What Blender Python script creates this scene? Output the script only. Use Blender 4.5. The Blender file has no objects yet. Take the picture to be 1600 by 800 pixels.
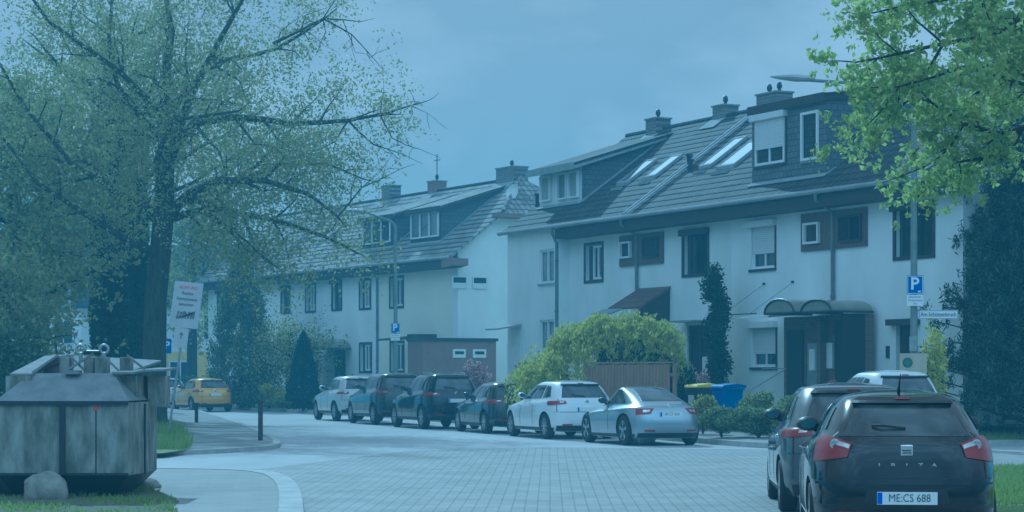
import bpy, bmesh, math, random
import numpy as np
from mathutils import Vector, Matrix
R = math.radians
C = bpy.context.scene.collection
sc = bpy.context.scene
# ------------------------------------------------------------------ camera, world, sun
cam_d = bpy.data.cameras.new('camera'); cam = bpy.data.objects.new('camera', cam_d); C.objects.link(cam)
cam.location = (0, 0, 1.58); cam.rotation_euler = (R(90), 0, 0)
cam_d.sensor_width = 36; cam_d.lens = 76.5; cam_d.shift_y = 0.11625
cam_d.clip_start = 0.1; cam_d.clip_end = 3000
sc.camera = cam
SUN_AZ, SUN_EL = R(-15), R(34)          # azimuth measured from +Y towards +X
w = bpy.data.worlds.new("World"); sc.world = w; w.use_nodes = True
nt = w.node_tree; nt.nodes.clear()
def N(tree, typ, **kw):
    n = tree.nodes.new(typ)
    for k, v in kw.items():
        if k in n.inputs.keys(): n.inputs[k].default_value = v
        else: setattr(n, k, v)
    return n
sky = N(nt, 'ShaderNodeTexSky', sky_type='NISHITA', sun_disc=False, sun_elevation=SUN_EL, sun_rotation=SUN_AZ, air_density=1.0, dust_density=1.0, ozone_density=2.0)
tc = N(nt, 'ShaderNodeTexCoord')
mp = N(nt, 'ShaderNodeMapping'); mp.inputs['Scale'].default_value = (1, 1, 2.2); mp.inputs['Location'].default_value = (0.37, 0.0, 0.21)
nz = N(nt, 'ShaderNodeTexNoise', Scale=7.0, Detail=9.0, Roughness=0.52)
rp = N(nt, 'ShaderNodeValToRGB'); rp.color_ramp.elements[0].position = .40; rp.color_ramp.elements[1].position = .72
rp.color_ramp.elements[0].color = (.88, .88, .88, 1); rp.color_ramp.elements[1].color = (.97, .97, .97, 1)
mx = N(nt, 'ShaderNodeMix', data_type='RGBA')
mx.inputs['B'].default_value = (4.6, 4.75, 4.9, 1)
bg = N(nt, 'ShaderNodeBackground', Strength=0.095); ow = N(nt, 'ShaderNodeOutputWorld')
nt.links.new(tc.outputs['Generated'], mp.inputs[0]); nt.links.new(mp.outputs[0], nz.inputs['Vector'])
nt.links.new(nz.outputs['Fac'], rp.inputs[0]); nt.links.new(rp.outputs['Color'], mx.inputs['Factor'])
sx_ = N(nt, 'ShaderNodeSeparateXYZ'); nt.links.new(tc.outputs['Generated'], sx_.inputs[0])      # brightness added to the sky behind the camera to light the facades
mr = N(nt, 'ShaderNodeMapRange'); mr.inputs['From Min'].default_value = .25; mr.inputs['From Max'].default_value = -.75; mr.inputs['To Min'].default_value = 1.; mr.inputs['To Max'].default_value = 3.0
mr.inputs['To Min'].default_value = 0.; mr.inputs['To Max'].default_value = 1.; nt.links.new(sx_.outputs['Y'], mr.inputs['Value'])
mz = N(nt, 'ShaderNodeMapRange'); mz.inputs['From Min'].default_value = .04; mz.inputs['From Max'].default_value = .5; mz.inputs['To Min'].default_value = -.72; mz.inputs['To Max'].default_value = 2.3  # low sky behind the camera darkened for the car paint reflections
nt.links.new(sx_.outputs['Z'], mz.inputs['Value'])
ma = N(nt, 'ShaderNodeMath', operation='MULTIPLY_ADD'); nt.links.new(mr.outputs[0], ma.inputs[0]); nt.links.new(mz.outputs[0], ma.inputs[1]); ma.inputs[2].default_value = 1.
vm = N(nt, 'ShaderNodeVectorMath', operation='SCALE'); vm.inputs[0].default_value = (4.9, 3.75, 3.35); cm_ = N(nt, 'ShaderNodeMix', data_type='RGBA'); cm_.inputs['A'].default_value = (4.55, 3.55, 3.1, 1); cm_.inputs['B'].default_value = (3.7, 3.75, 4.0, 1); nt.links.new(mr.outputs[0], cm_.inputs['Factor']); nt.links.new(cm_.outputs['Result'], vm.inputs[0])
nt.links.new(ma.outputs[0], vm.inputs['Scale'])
cl = N(nt, 'ShaderNodeMapRange'); cl.inputs['From Min'].default_value = .46; cl.inputs['From Max'].default_value = .64; cl.inputs['To Min'].default_value = .86; cl.inputs['To Max'].default_value = 1.42
nt.links.new(nz.outputs['Fac'], cl.inputs['Value'])
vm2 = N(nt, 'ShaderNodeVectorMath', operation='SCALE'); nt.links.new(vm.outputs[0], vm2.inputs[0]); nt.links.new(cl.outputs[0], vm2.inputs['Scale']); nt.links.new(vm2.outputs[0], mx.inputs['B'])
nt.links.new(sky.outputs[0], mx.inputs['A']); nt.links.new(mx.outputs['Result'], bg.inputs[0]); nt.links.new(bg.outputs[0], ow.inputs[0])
sl = bpy.data.lights.new('sun', 'SUN'); so = bpy.data.objects.new('sun', sl); C.objects.link(so)
sl.energy = 2.2; sl.angle = R(0.6); sl.color = (1.0, 0.96, 0.88)
sd = Vector((math.sin(SUN_AZ) * math.cos(SUN_EL), math.cos(SUN_AZ) * math.cos(SUN_EL), math.sin(SUN_EL)))
so.rotation_euler = sd.to_track_quat('Z', 'Y').to_euler(); so.location = (0, 0, 60)
vs = sc.view_settings
vs.view_transform = 'Standard'; vs.look = 'None'; vs.gamma = 1; vs.exposure = 0.06; vs.use_curve_mapping = False
vs.use_white_balance = True; vs.white_balance_temperature = 3860; vs.white_balance_tint = -22
HAZE_DENSITY = 0.003
sc.cycles.max_bounces = 8; sc.cycles.volume_bounces = 0; sc.cycles.transparent_max_bounces = 8
sc.cycles.use_denoising = True

# ------------------------------------------------------------------ materials
def newmat(name):
    m = bpy.data.materials.new(name); m.use_nodes = True
    return m, m.node_tree, m.node_tree.nodes['Principled BSDF']
def mat(name, c, rough=.7, metal=0., c2=None, scale=4., bump=0., bscale=None, coat=0., spec=.5, stretch=None, detail=6., lo=.35, hi=.65):
    m, t, b = newmat(name)
    b.inputs['Base Color'].default_value = (*c, 1); b.inputs['Roughness'].default_value = rough
    b.inputs['Metallic'].default_value = metal; b.inputs['Coat Weight'].default_value = coat; b.inputs['Coat Roughness'].default_value = .04
    b.inputs['Specular IOR Level'].default_value = spec
    if c2 or bump:
        tcn = N(t, 'ShaderNodeTexCoord'); mpn = N(t, 'ShaderNodeMapping')
        if stretch: mpn.inputs['Scale'].default_value = stretch
        t.links.new(tcn.outputs['Object'], mpn.inputs[0])
    if c2:
        n = N(t, 'ShaderNodeTexNoise', Scale=scale, Detail=detail, Roughness=.6); t.links.new(mpn.outputs[0], n.inputs['Vector'])
        r = N(t, 'ShaderNodeValToRGB'); r.color_ramp.elements[0].position = lo; r.color_ramp.elements[1].position = hi
        r.color_ramp.elements[0].color = (*c, 1); r.color_ramp.elements[1].color = (*c2, 1)
        t.links.new(n.outputs['Fac'], r.inputs[0]); t.links.new(r.outputs['Color'], b.inputs['Base Color'])
    if bump:
        n2 = N(t, 'ShaderNodeTexNoise', Scale=bscale or scale * 6, Detail=5.); t.links.new(mpn.outputs[0], n2.inputs['Vector'])
        bp = N(t, 'ShaderNodeBump', Strength=bump, Distance=.02); t.links.new(n2.outputs['Fac'], bp.inputs['Height']); t.links.new(bp.outputs[0], b.inputs['Normal'])
    return m
def leafmat(name, cols, trans=.45):
    m, t, b = newmat(name)
    g = N(t, 'ShaderNodeNewGeometry'); r = N(t, 'ShaderNodeValToRGB'); r.color_ramp.interpolation = 'CONSTANT' if len(cols) > 3 else 'LINEAR'
    e = r.color_ramp.elements
    while len(e) < len(cols): e.new(.5)
    for i, c in enumerate(cols): e[i].position = i / len(cols) if len(cols) > 3 else i / max(1, len(cols) - 1); e[i].color = (*c, 1)
    t.links.new(g.outputs['Random Per Island'], r.inputs[0]); t.links.new(r.outputs['Color'], b.inputs['Base Color'])
    b.inputs['Roughness'].default_value = .55; b.inputs['Specular IOR Level'].default_value = .3
    tr = N(t, 'ShaderNodeBsdfTranslucent'); mxs = N(t, 'ShaderNodeMixShader'); mxs.inputs[0].default_value = trans
    t.links.new(r.outputs['Color'], tr.inputs[0])
    o = t.nodes['Material Output']; t.links.new(b.outputs[0], mxs.inputs[1]); t.links.new(tr.outputs[0], mxs.inputs[2]); t.links.new(mxs.outputs[0], o.inputs['Surface'])
    return m
def brickmat(name, c1, c2, mortar, bw, rh, ms=.02, rough=.8, rot=0., sx=1., sy=1., bump=.4, swz=None, offset=.5, c3=None, nscale=.35, nfac=.5, spec=.5):
    """brick texture in object metres; swz picks which axes feed x,y"""
    m, t, b = newmat(name)
    tcn = N(t, 'ShaderNodeTexCoord'); src = tcn.outputs['Object']
    if swz:
        sp = N(t, 'ShaderNodeSeparateXYZ'); cb = N(t, 'ShaderNodeCombineXYZ'); t.links.new(src, sp.inputs[0])
        t.links.new(sp.outputs[swz[0]], cb.inputs[0]); t.links.new(sp.outputs[swz[1]], cb.inputs[1]); src = cb.outputs[0]
    mpn = N(t, 'ShaderNodeMapping'); mpn.inputs['Rotation'].default_value = (0, 0, rot); mpn.inputs['Scale'].default_value = (sx, sy, 1)
    t.links.new(src, mpn.inputs[0])
    br = N(t, 'ShaderNodeTexBrick'); br.offset = offset
    br.inputs['Color1'].default_value = (*c1, 1); br.inputs['Color2'].default_value = (*c2, 1); br.inputs['Mortar'].default_value = (*mortar, 1)
    br.inputs['Scale'].default_value = 1; br.inputs['Mortar Size'].default_value = ms; br.inputs['Brick Width'].default_value = bw; br.inputs['Row Height'].default_value = rh
    t.links.new(mpn.outputs[0], br.inputs['Vector'])
    n = N(t, 'ShaderNodeTexNoise', Scale=nscale, Detail=8., Roughness=.65); t.links.new(tcn.outputs['Object'], n.inputs['Vector'])
    r = N(t, 'ShaderNodeValToRGB'); r.color_ramp.elements[0].position = .4; r.color_ramp.elements[1].position = .62
    t.links.new(n.outputs['Fac'], r.inputs[0])
    m1 = N(t, 'ShaderNodeMix', data_type='RGBA', blend_type='MULTIPLY'); mm = N(t, 'ShaderNodeMath', operation='MULTIPLY'); mm.inputs[1].default_value = nfac
    t.links.new(r.outputs['Color'], mm.inputs[0]); t.links.new(mm.outputs[0], m1.inputs['Factor'])
    m1.inputs['B'].default_value = (*(c3 or (.75, .75, .75)), 1); t.links.new(br.outputs['Color'], m1.inputs['A'])
    t.links.new(m1.outputs['Result'], b.inputs['Base Color'])
    b.inputs['Roughness'].default_value = rough; b.inputs['Specular IOR Level'].default_value = spec
    bp = N(t, 'ShaderNodeBump', Strength=bump, Distance=.01); bp.invert = True
    t.links.new(br.outputs['Fac'], bp.inputs['Height']); t.links.new(bp.outputs[0], b.inputs['Normal'])
    return m
M = {}
M['asphalt'] = mat('asphalt', (.36, .36, .355), .85, c2=(.47, .465, .455), scale=.35, bump=.25, bscale=60, stretch=(1, .35, 1), detail=10)
M['pavers'] = brickmat('pavers', (.33, .325, .31), (.39, .38, .365), (.24, .235, .225), .24, .15, .0095, .85, rot=R(91), bump=.35, nscale=.9, nfac=.75, c3=(.72, .72, .7))
M['slabs'] = brickmat('slabs', (.29, .285, .27), (.33, .32, .305), (.21, .2, .19), .4, .4, .008, .85, rot=R(20), bump=.2, nscale=.8, nfac=.5)
M['footpath'] = mat('footpath', (.2, .2, .195), .9, c2=(.34, .33, .31), scale=.9, bump=.2, bscale=50)
M['kerb'] = mat('kerb', (.36, .35, .33), .85, c2=(.5, .49, .46), scale=3, bump=.3)
M['soil'] = mat('soil', (.09, .075, .055), .95, c2=(.16, .14, .1), scale=2.5, bump=.5)
M['dirt'] = mat('dirt', (.15, .13, .1), .95, c2=(.1, .13, .05), scale=2.5, bump=.6, bscale=25)
M['lawn'] = mat('lawn', (.22, .28, .09), .9, c2=(.32, .36, .12), scale=1.8, bump=.8, bscale=40)
M['far'] = mat('far', (.08, .12, .04), .95, c2=(.12, .15, .07), scale=.05)
M['wall'] = mat('wall_render', (.86, .87, .86), .9, c2=(.75, .76, .74), scale=.7, stretch=(1, 1, .45), bump=.15, bscale=90)
M['wall2'] = mat('wall_render_white', (.88, .88, .87), .9, c2=(.77, .77, .76), scale=.7, stretch=(1, 1, .45), bump=.15, bscale=90)
M['cream'] = mat('wall_render_cream', (.82, .8, .68), .9, c2=(.75, .73, .61), scale=.5, bump=.15, bscale=90)
M['yellowwall'] = mat('yellow_render', (.75, .6, .2), .9, c2=(.68, .54, .18), scale=.6)
M['tileR'] = brickmat('roof_tiles_grey', (.06, .06, .06), (.1, .098, .09), (.025, .025, .025), .3, .33, .025, .8, spec=.25, bump=.7, offset=.0, sy=1.232, nscale=.8, nfac=.6, c3=(.6, .62, .55))
M['tileL'] = brickmat('roof_tiles_weathered', (.3, .29, .27), (.45, .44, .41), (.08, .08, .075), .3, .33, .03, .85, spec=.2, bump=.7, offset=.0, sy=1.268, nscale=1.1, nfac=.7, c3=(.5, .5, .42))
M['tileB'] = brickmat('porch_tiles_brown', (.12, .07, .055), (.16, .09, .07), (.05, .03, .02), .24, .3, .02, .6, bump=.6, offset=0)
M['slate'] = brickmat('slate_shingles', (.12, .13, .14), (.17, .18, .19), (.05, .05, .055), .2, .16, .012, .6, bump=.5, swz=(0, 2), nscale=1.)
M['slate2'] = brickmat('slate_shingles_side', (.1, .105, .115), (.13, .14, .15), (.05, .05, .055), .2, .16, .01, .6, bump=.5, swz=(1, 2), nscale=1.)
M['brick'] = brickmat('clinker_brick', (.12, .08, .06), (.17, .11, .08), (.15, .13, .11), .24, .075, .01, .8, bump=.4, swz=(0, 2))
M['redbrick'] = brickmat('chimney_brick', (.28, .14, .09), (.2, .1, .07), (.3, .28, .25), .24, .075, .01, .8, bump=.4, swz=(0, 2))
M['chim'] = brickmat('chimney_slate', (.2, .19, .18), (.27, .25, .23), (.1, .1, .1), .2, .1, .01, .8, bump=.4, swz=(0, 2))
M['darkwood'] = mat('dark_stained_wood', (.03, .022, .018), .6, c2=(.05, .038, .03), scale=3, stretch=(1, 1, 6))
M['brownwood'] = mat('brown_boards', (.1, .065, .045), .65, c2=(.15, .1, .07), scale=3, stretch=(8, 1, 1), bump=.2)
M['redpanel'] = mat('red_brown_panels', (.2, .13, .11), .7, c2=(.25, .165, .14), scale=2.)
M['fence'] = mat('fence_boards', (.24, .15, .09), .8, c2=(.33, .22, .13), scale=3, stretch=(9, 9, .6), bump=.3)
M['white'] = mat('white_plastic', (.8, .8, .79), .35)
M['whitemetal'] = mat('white_painted_metal', (.78, .78, .77), .4, c2=(.7, .7, .69), scale=3)
M['shutter'] = brickmat('roller_slats', (.74, .74, .73), (.7, .7, .69), (.42, .42, .42), 8., .055, .004, .5, bump=.5, swz=(0, 2), nfac=.1)
M['zinc'] = mat('zinc', (.4, .42, .44), .35, .8, c2=(.5, .52, .54), scale=3)
M['flash'] = mat('flashing_light', (.36, .37, .38), .85, 0., spec=.2, c2=(.28, .29, .3), scale=3)
M['steel'] = mat('galvanised_steel', (.32, .34, .34), .5, .6, c2=(.42, .44, .44), scale=5)
M['darkmetal'] = mat('dark_metal', (.04, .045, .05), .45, .4)
M['post'] = mat('grey_green_pole_paint', (.16, .18, .17), .55, .2, c2=(.22, .24, .22), scale=4)
M['glass'] = mat('window_glass', (.02, .025, .03), .04, spec=.8)
M['glassc'] = mat('glass_with_net_curtain', (.16, .17, .17), .12, c2=(.42, .43, .42), scale=3.2, stretch=(5, 1, .4), spec=.8, coat=.6)
M['skyl'] = mat('skylight_glass', (.13, .135, .145), .6, 0., spec=.25)
M['interior'] = mat('dark_doorway', (.02, .018, .016), .8)
M['signblue'] = mat('sign_blue', (.01, .09, .42), .4)
M['signwhite'] = mat('sign_white', (.8, .8, .8), .45)
M['board'] = mat('faded_board', (.55, .54, .53), .6, c2=(.48, .47, .46), scale=3)
M['signgrey'] = mat('sign_grey_text', (.14, .14, .15), .6)
M['signred'] = mat('sign_red', (.6, .08, .06), .5)
M['signgreen'] = mat('sign_green', (.08, .16, .1), .6)
M['beige'] = mat('beige_box', (.5, .44, .3), .6, c2=(.42, .37, .26), scale=4)
M['container'] = mat('stained_grey_metal', (.13, .14, .105), .85, 0., c2=(.36, .36, .32), scale=3.6, bump=.35, bscale=14, stretch=(1.6, 1.6, .55), detail=9, lo=.38, hi=.66)
M['containerlid'] = mat('weathered_lid_metal', (.2, .205, .21), .85, 0., spec=.15, c2=(.29, .295, .3), scale=4, bump=.15, detail=9)
M['concrete'] = mat('lichen_stone', (.2, .19, .16), .95, c2=(.34, .33, .28), scale=5, bump=.6, bscale=18)
M['binblack'] = mat('bin_black', (.03, .03, .032), .5)
M['binblue'] = mat('bin_blue', (.03, .12, .4), .45)
M['binyellow'] = mat('bin_lid_yellow', (.8, .62, .05), .45)
M['bark'] = mat('bark', (.035, .035, .026), .95, c2=(.085, .09, .05), scale=4, bump=1., bscale=14, stretch=(3, 3, .6))
M['barkdark'] = mat('bark_dark', (.02, .018, .014), .95, c2=(.035, .03, .024), scale=4, bump=1., bscale=14, stretch=(3, 3, .6))
M['canopy'] = mat('smoked_acrylic', (.2, .19, .13), .25, c2=(.26, .25, .18), scale=2, coat=.5)
M['leafbig'] = leafmat('leaf_spring', [(.32, .35, .15), (.4, .42, .18), (.46, .45, .2), (.27, .32, .13), (.38, .37, .18), (.3, .36, .15)], .55)
M['leafdark'] = leafmat('leaf_dark', [(.12, .17, .07), (.17, .22, .09), (.1, .14, .07), (.07, .1, .04)], .4)
M['leafmaple'] = leafmat('leaf_maple', [(.42, .52, .17), (.52, .6, .2), (.36, .46, .14), (.58, .64, .22), (.42, .52, .17)], .62)
M['blossom'] = leafmat('blossom_yellow_green', [(.45, .5, .12), (.38, .46, .1), (.5, .52, .16)], .4)
M['leafyellow'] = leafmat('leaf_yellow_green', [(.66, .66, .14), (.52, .56, .12), (.74, .7, .2), (.38, .44, .1)], .6)
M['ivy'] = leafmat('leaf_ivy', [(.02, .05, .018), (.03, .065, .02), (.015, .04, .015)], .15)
M['conifer'] = leafmat('needles', [(.025, .05, .03), (.045, .075, .04), (.016, .04, .02), (.12, .16, .09)], .18)
M['thuja'] = leafmat('thuja_scale', [(.12, .16, .07), (.17, .21, .09), (.06, .09, .04), (.24, .27, .12)], .35)
M['yew'] = leafmat('yew_dark', [(.01, .035, .015), (.014, .045, .018)], .1)
M['hedge'] = leafmat('hedge_leaf', [(.2, .26, .1), (.28, .34, .13), (.14, .18, .07), (.4, .44, .2)], .4)
M['pink'] = leafmat('pink_blossom', [(.6, .38, .42), (.5, .28, .32), (.14, .1, .07), (.65, .48, .5)], .35)
M['redleaf'] = leafmat('red_leaf', [(.3, .08, .07), (.4, .13, .1), (.12, .14, .05), (.45, .22, .18)], .35)
M['yellowfl'] = leafmat('yellow_flower_leaf', [(.55, .48, .08), (.2, .25, .06), (.42, .42, .15), (.14, .2, .06)], .35)
M['grass'] = leafmat('grass_blades', [(.26, .35, .1), (.34, .42, .12), (.2, .28, .08)], .5)
M['tyre'] = mat('tyre', (.02, .02, .02), .85)
M['rim'] = mat('alloy', (.55, .56, .58), .28, .9)
M['hub'] = mat('wheel_dark', (.03, .03, .03), .6)
M['carglass'] = mat('car_glass', (.03, .038, .042), .04, spec=1., c2=(.085, .1, .105), scale=2.2, detail=1., lo=.45, hi=.6)
M['carblack'] = mat('black_trim', (.018, .018, .02), .5)
M['redlight'] = mat('tail_light_red', (.22, .006, .01), .25, coat=.25)
M['clearlight'] = mat('lamp_clear', (.6, .6, .6), .1, .6, coat=1.)
M['plate'] = mat('plate_white', (.82, .82, .8), .4)
M['eublue'] = mat('plate_blue', (.02, .12, .6), .4)
M['ink'] = mat('plate_ink', (.01, .01, .01), .5)
M['chrome'] = mat('chrome', (.75, .75, .76), .12, 1.)
M['mirrorglass'] = mat('mirror_glass', (.12, .2, .22), .15, .8)
M['seat'] = mat('seat_cloth', (.08, .08, .09), .9)
def paint(n, c, metal=.4, rough=.3, coat=1.): return mat('paint_' + n, c, rough, metal, coat=coat, spec=.4)
P_black = paint('black', (.003, .003, .004), 0, .12, .6); P_white = paint('white', (.75, .75, .74), 0, .35); P_silver = paint('silver', (.09, .095, .1), .4)
P_silverblue = paint('silver_blue', (.38, .43, .47), .65); P_dark = paint('anthracite', (.02, .022, .024), .3, .18); P_darkb = paint('dark_bronze', (.028, .027, .022), .3, .18)
P_yellow = paint('mustard', (.62, .36, .02), .2); P_offwhite = paint('offwhite', (.62, .63, .61), .1)

# ------------------------------------------------------------------ mesh helpers
def link(o, parent=None):
    C.objects.link(o)
    if parent: o.parent = parent
    return o
def tag(o, label=None, cat=None, group=None, kind=None):
    if label: o['label'] = label
    if cat: o['category'] = cat
    if group: o['group'] = group
    if kind: o['kind'] = kind
    return o
def empty(name, loc=(0, 0, 0), rz=0., label=None, cat=None, group=None):
    o = bpy.data.objects.new(name, None); o.location = loc; o.rotation_euler = (0, 0, rz); o.empty_display_size = .3
    C.objects.link(o); return tag(o, label, cat, group)
class MB:
    def __init__(s): s.v = []; s.f = []; s.m = []; s.off = Vector((0, 0, 0)); s.mi = 0
    def add(s, vs_, fs, mi=None):
        b = len(s.v); s.v += [tuple(Vector(p) + s.off) for p in vs_]; s.f += [tuple(b + i for i in f) for f in fs]; s.m += [s.mi if mi is None else mi] * len(fs)
        return s
    def box(s, x0, x1, y0, y1, z0, z1, mi=None):
        return s.add([(x0, y0, z0), (x1, y0, z0), (x1, y1, z0), (x0, y1, z0), (x0, y0, z1), (x1, y0, z1), (x1, y1, z1), (x0, y1, z1)],
                     [(0, 3, 2, 1), (4, 5, 6, 7), (0, 1, 5, 4), (1, 2, 6, 5), (2, 3, 7, 6), (3, 0, 4, 7)], mi)
    def quad(s, a, b, c, d, mi=None): return s.add([a, b, c, d], [(0, 1, 2, 3)], mi)
    def poly(s, pts, mi=None): return s.add(pts, [tuple(range(len(pts)))], mi)
    def prism(s, pts, d, mi=None):   # extrude polygon along vector d
        n = len(pts); d = Vector(d); q = [Vector(p) + d for p in pts]
        return s.add(list(pts) + q, [tuple(range(n))[::-1], tuple(range(n, 2 * n))] + [(i, (i + 1) % n, n + (i + 1) % n, n + i) for i in range(n)], mi)
    def tube(s, pts, rad, n=8, mi=None, caps=True):
        pts = [Vector(p) for p in pts]; k = len(pts)
        if not hasattr(rad, '__len__'): rad = [rad] * k
        vs_ = []; prev = None
        for i, p in enumerate(pts):
            t = (pts[min(i + 1, k - 1)] - pts[max(i - 1, 0)]).normalized()
            a = prev if prev is not None else (Vector((1, 0, 0)) if abs(t.x) < .9 else Vector((0, 1, 0)))
            a = (a - t * a.dot(t)).normalized(); prev = a; b = t.cross(a)
            for j in range(n):
                an = 2 * math.pi * j / n; vs_.append(p + (a * math.cos(an) + b * math.sin(an)) * rad[i])
        fs = [(i * n + j, i * n + (j + 1) % n, (i + 1) * n + (j + 1) % n, (i + 1) * n + j) for i in range(k - 1) for j in range(n)]
        if caps: fs += [tuple(range(n))[::-1], tuple(range((k - 1) * n, k * n))]
        return s.add(vs_, fs, mi)
    def lathe(s, prof, c, axis, n=24, mi=None):    # prof: (radius, offset along axis)
        axis = Vector(axis).normalized(); a = axis.orthogonal().normalized(); b = axis.cross(a); c = Vector(c); k = len(prof)
        vs_ = [c + axis * o + (a * math.cos(2 * math.pi * j / n) + b * math.sin(2 * math.pi * j / n)) * r for r, o in prof for j in range(n)]
        fs = [(i * n + j, i * n + (j + 1) % n, (i + 1) * n + (j + 1) % n, (i + 1) * n + j) for i in range(k - 1) for j in range(n)]
        return s.add(vs_, fs, mi)
    def build(s, name, m, parent=None, smooth=False, bevel=0.):
        me = bpy.data.meshes.new(name); me.from_pydata(s.v, [], s.f)
        for x in (m if isinstance(m, (list, tuple)) else [m]): me.materials.append(x)
        me.polygons.foreach_set('material_index', s.m)
        if smooth: me.polygons.foreach_set('use_smooth', [True] * len(s.f))
        me.update(); o = bpy.data.objects.new(name, me); link(o, parent)
        if smooth: me.set_sharp_from_angle(angle=R(38))
        if bevel:
            b = o.modifiers.new('bevel', 'BEVEL'); b.width = bevel; b.segments = 2; b.limit_method = 'ANGLE'
        return o
def text_mb(txt, size, place, depth=.004, align='CENTER', bold=0., sx=1.):
    cu = bpy.data.curves.new('t', 'FONT'); cu.body = txt; cu.size = size; cu.extrude = depth / 2; cu.align_x = align; cu.align_y = 'CENTER'; cu.offset = bold; cu.resolution_u = 3
    o = bpy.data.objects.new('t', cu); C.objects.link(o)
    me = bpy.data.meshes.new_from_object(o.evaluated_get(bpy.context.evaluated_depsgraph_get()))
    mb = MB(); mb.add([place @ Vector((v.co.x * sx, v.co.y, v.co.z)) for v in me.vertices], [tuple(p.vertices) for p in me.polygons])
    bpy.data.objects.remove(o); bpy.data.curves.remove(cu); bpy.data.meshes.remove(me); return mb
def place(origin, right, up):
    r = Vector(right).normalized(); u = Vector(up).normalized(); n = r.cross(u)
    return Matrix(((r.x, u.x, n.x, origin[0]), (r.y, u.y, n.y, origin[1]), (r.z, u.z, n.z, origin[2]), (0, 0, 0, 1)))
def mesh_np(name, verts, quads, m, parent=None, uv=None):
    me = bpy.data.meshes.new(name); nv, nq = len(verts), len(quads); k = quads.shape[1]
    me.vertices.add(nv); me.vertices.foreach_set('co', verts.astype(np.float32).ravel())
    me.loops.add(nq * k); me.loops.foreach_set('vertex_index', quads.astype(np.int32).ravel())
    me.polygons.add(nq); me.polygons.foreach_set('loop_start', np.arange(0, nq * k, k, dtype=np.int32))
    me.materials.append(m); me.update(calc_edges=True)
    o = bpy.data.objects.new(name, me); return link(o, parent)
def leaf_mesh(name, pts, size, m, parent=None, seed=0, droop=None, aspect=.6, flat=0.):
    """one small folded rhombus per point"""
    rng = np.random.default_rng(seed); pts = np.asarray(pts); n = len(pts)
    d = rng.normal(size=(n, 3));
    if droop is not None: d = d * .45 + np.array(droop)
    d /= np.linalg.norm(d, axis=1)[:, None]
    e = rng.normal(size=(n, 3)); e[:, 2] *= (1 - flat); e -= d * (e * d).sum(1)[:, None]; e /= np.linalg.norm(e, axis=1)[:, None]
    nn = np.cross(d, e)
    s = (size * rng.uniform(.6, 1.35, n))[:, None]
    a = pts - d * s * .5; b = pts + e * s * aspect * .5 + nn * s * .1; c = pts + d * s * .5; dd = pts - e * s * aspect * .5 + nn * s * .1
    v = np.stack([a, b, c, dd], 1).reshape(-1, 3); q = np.arange(4 * n).reshape(n, 4)
    return mesh_np(name, v, q, m, parent)
def gp(px, py, z=0.):
    """ground point seen at a pixel of the photograph"""
    s_ = (py - 586) / (1.58 - z); return ((px - 800) / s_, 3400 / s_, z)
def smooth_poly(pts, it=2):
    for _ in range(it):
        q = []
        for i in range(len(pts) - 1):
            a, b = Vector(pts[i]), Vector(pts[i + 1]); q += [tuple(a * .75 + b * .25), tuple(a * .25 + b * .75)]
        pts = [pts[0]] + q + [pts[-1]]
    return pts
def offset_line(pts, d):
    out = []
    for i, p in enumerate(pts):
        a = Vector(pts[max(i - 1, 0)]); b = Vector(pts[min(i + 1, len(pts) - 1)]); t = (b - a); t.z = 0; t.normalize()
        out.append((p[0] + t.y * d, p[1] - t.x * d, p[2]))
    return out
def strip(mb, A, B):
    for i in range(len(A) - 1): mb.quad(A[i], A[i + 1], B[i + 1], B[i])
def structure(mb, name, m, smooth=False): o = mb.build(name, m, None, smooth); o['kind'] = 'structure'; return o

# ------------------------------------------------------------------ ground
g = MB(); g.quad((-500, -60, -.06), (500, -60, -.06), (500, 900, -.06), (-500, 900, -.06)); structure(g, 'ground', M['far'])
g = MB(); g.quad((-45, -20, 0), (45, -20, 0), (45, 140, 0), (-45, 140, 0)); structure(g, 'road', M['asphalt'])
g = MB(); g.poly([(-14, -15, .006), (16, -15, .006), (16, 43.5, .006), (5, 46, .006), (1, 47.6, .006), (-2.2, 45, .006), (-4.2, 36.5, .006), (-14, 35.5, .006)]); structure(g, 'paved_road', M['pavers'])
# right-hand pavement following the row of houses
K = smooth_poly([(-16.5, 107, .12), (-12.9, 99.5, .12), (-8.3, 90, .12), (-3.2, 76.0, .12), (4.35, 50.3, .12), (5.3, 46.9, .12), (6.4, 46.5, .12), (9, 47.6, .12), (11, 48.7, .12), (20, 54, .12)], 3)
Kd = [(x, y, -.02) for x, y, z in K]; K1 = [(x, y, .122) for x, y, z in offset_line(K, -.14)]
K2 = [(x, y, .2) for x, y, z in offset_line(K, -2.0)]; K3 = [(x, y, .42) for x, y, z in offset_line(K, -6.2)]; K4 = [(x, y, .44) for x, y, z in offset_line(K, -30)]
Ksel = [i for i, p in enumerate(K) if p[0] < 6.6]
g = MB(); strip(g, Kd, K); strip(g, K, K1); structure(g, 'kerb', M['kerb'])
g = MB(); strip(g, [K1[i] for i in Ksel], [K2[i] for i in Ksel]); structure(g, 'pavement', M['slabs'])
g = MB(); strip(g, [K2[i] for i in Ksel], [K3[i] for i in Ksel]); strip(g, [K3[i] for i in Ksel], [K4[i] for i in Ksel])
e0 = Ksel[-1]; Pn = [K1[i] for i in range(e0, len(K))]
Pl = [(x + .2, y + 5, .42) for x, y, z in Pn]; strip(g, [K1[e0], *Pn[1:]], Pl); strip(g, Pl, [(x, y + 40, .44) for x, y, z in Pl])
g.quad(K1[e0], K2[e0], K3[e0], Pl[0])
structure(g, 'garden_lawn', M['lawn'])
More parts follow.
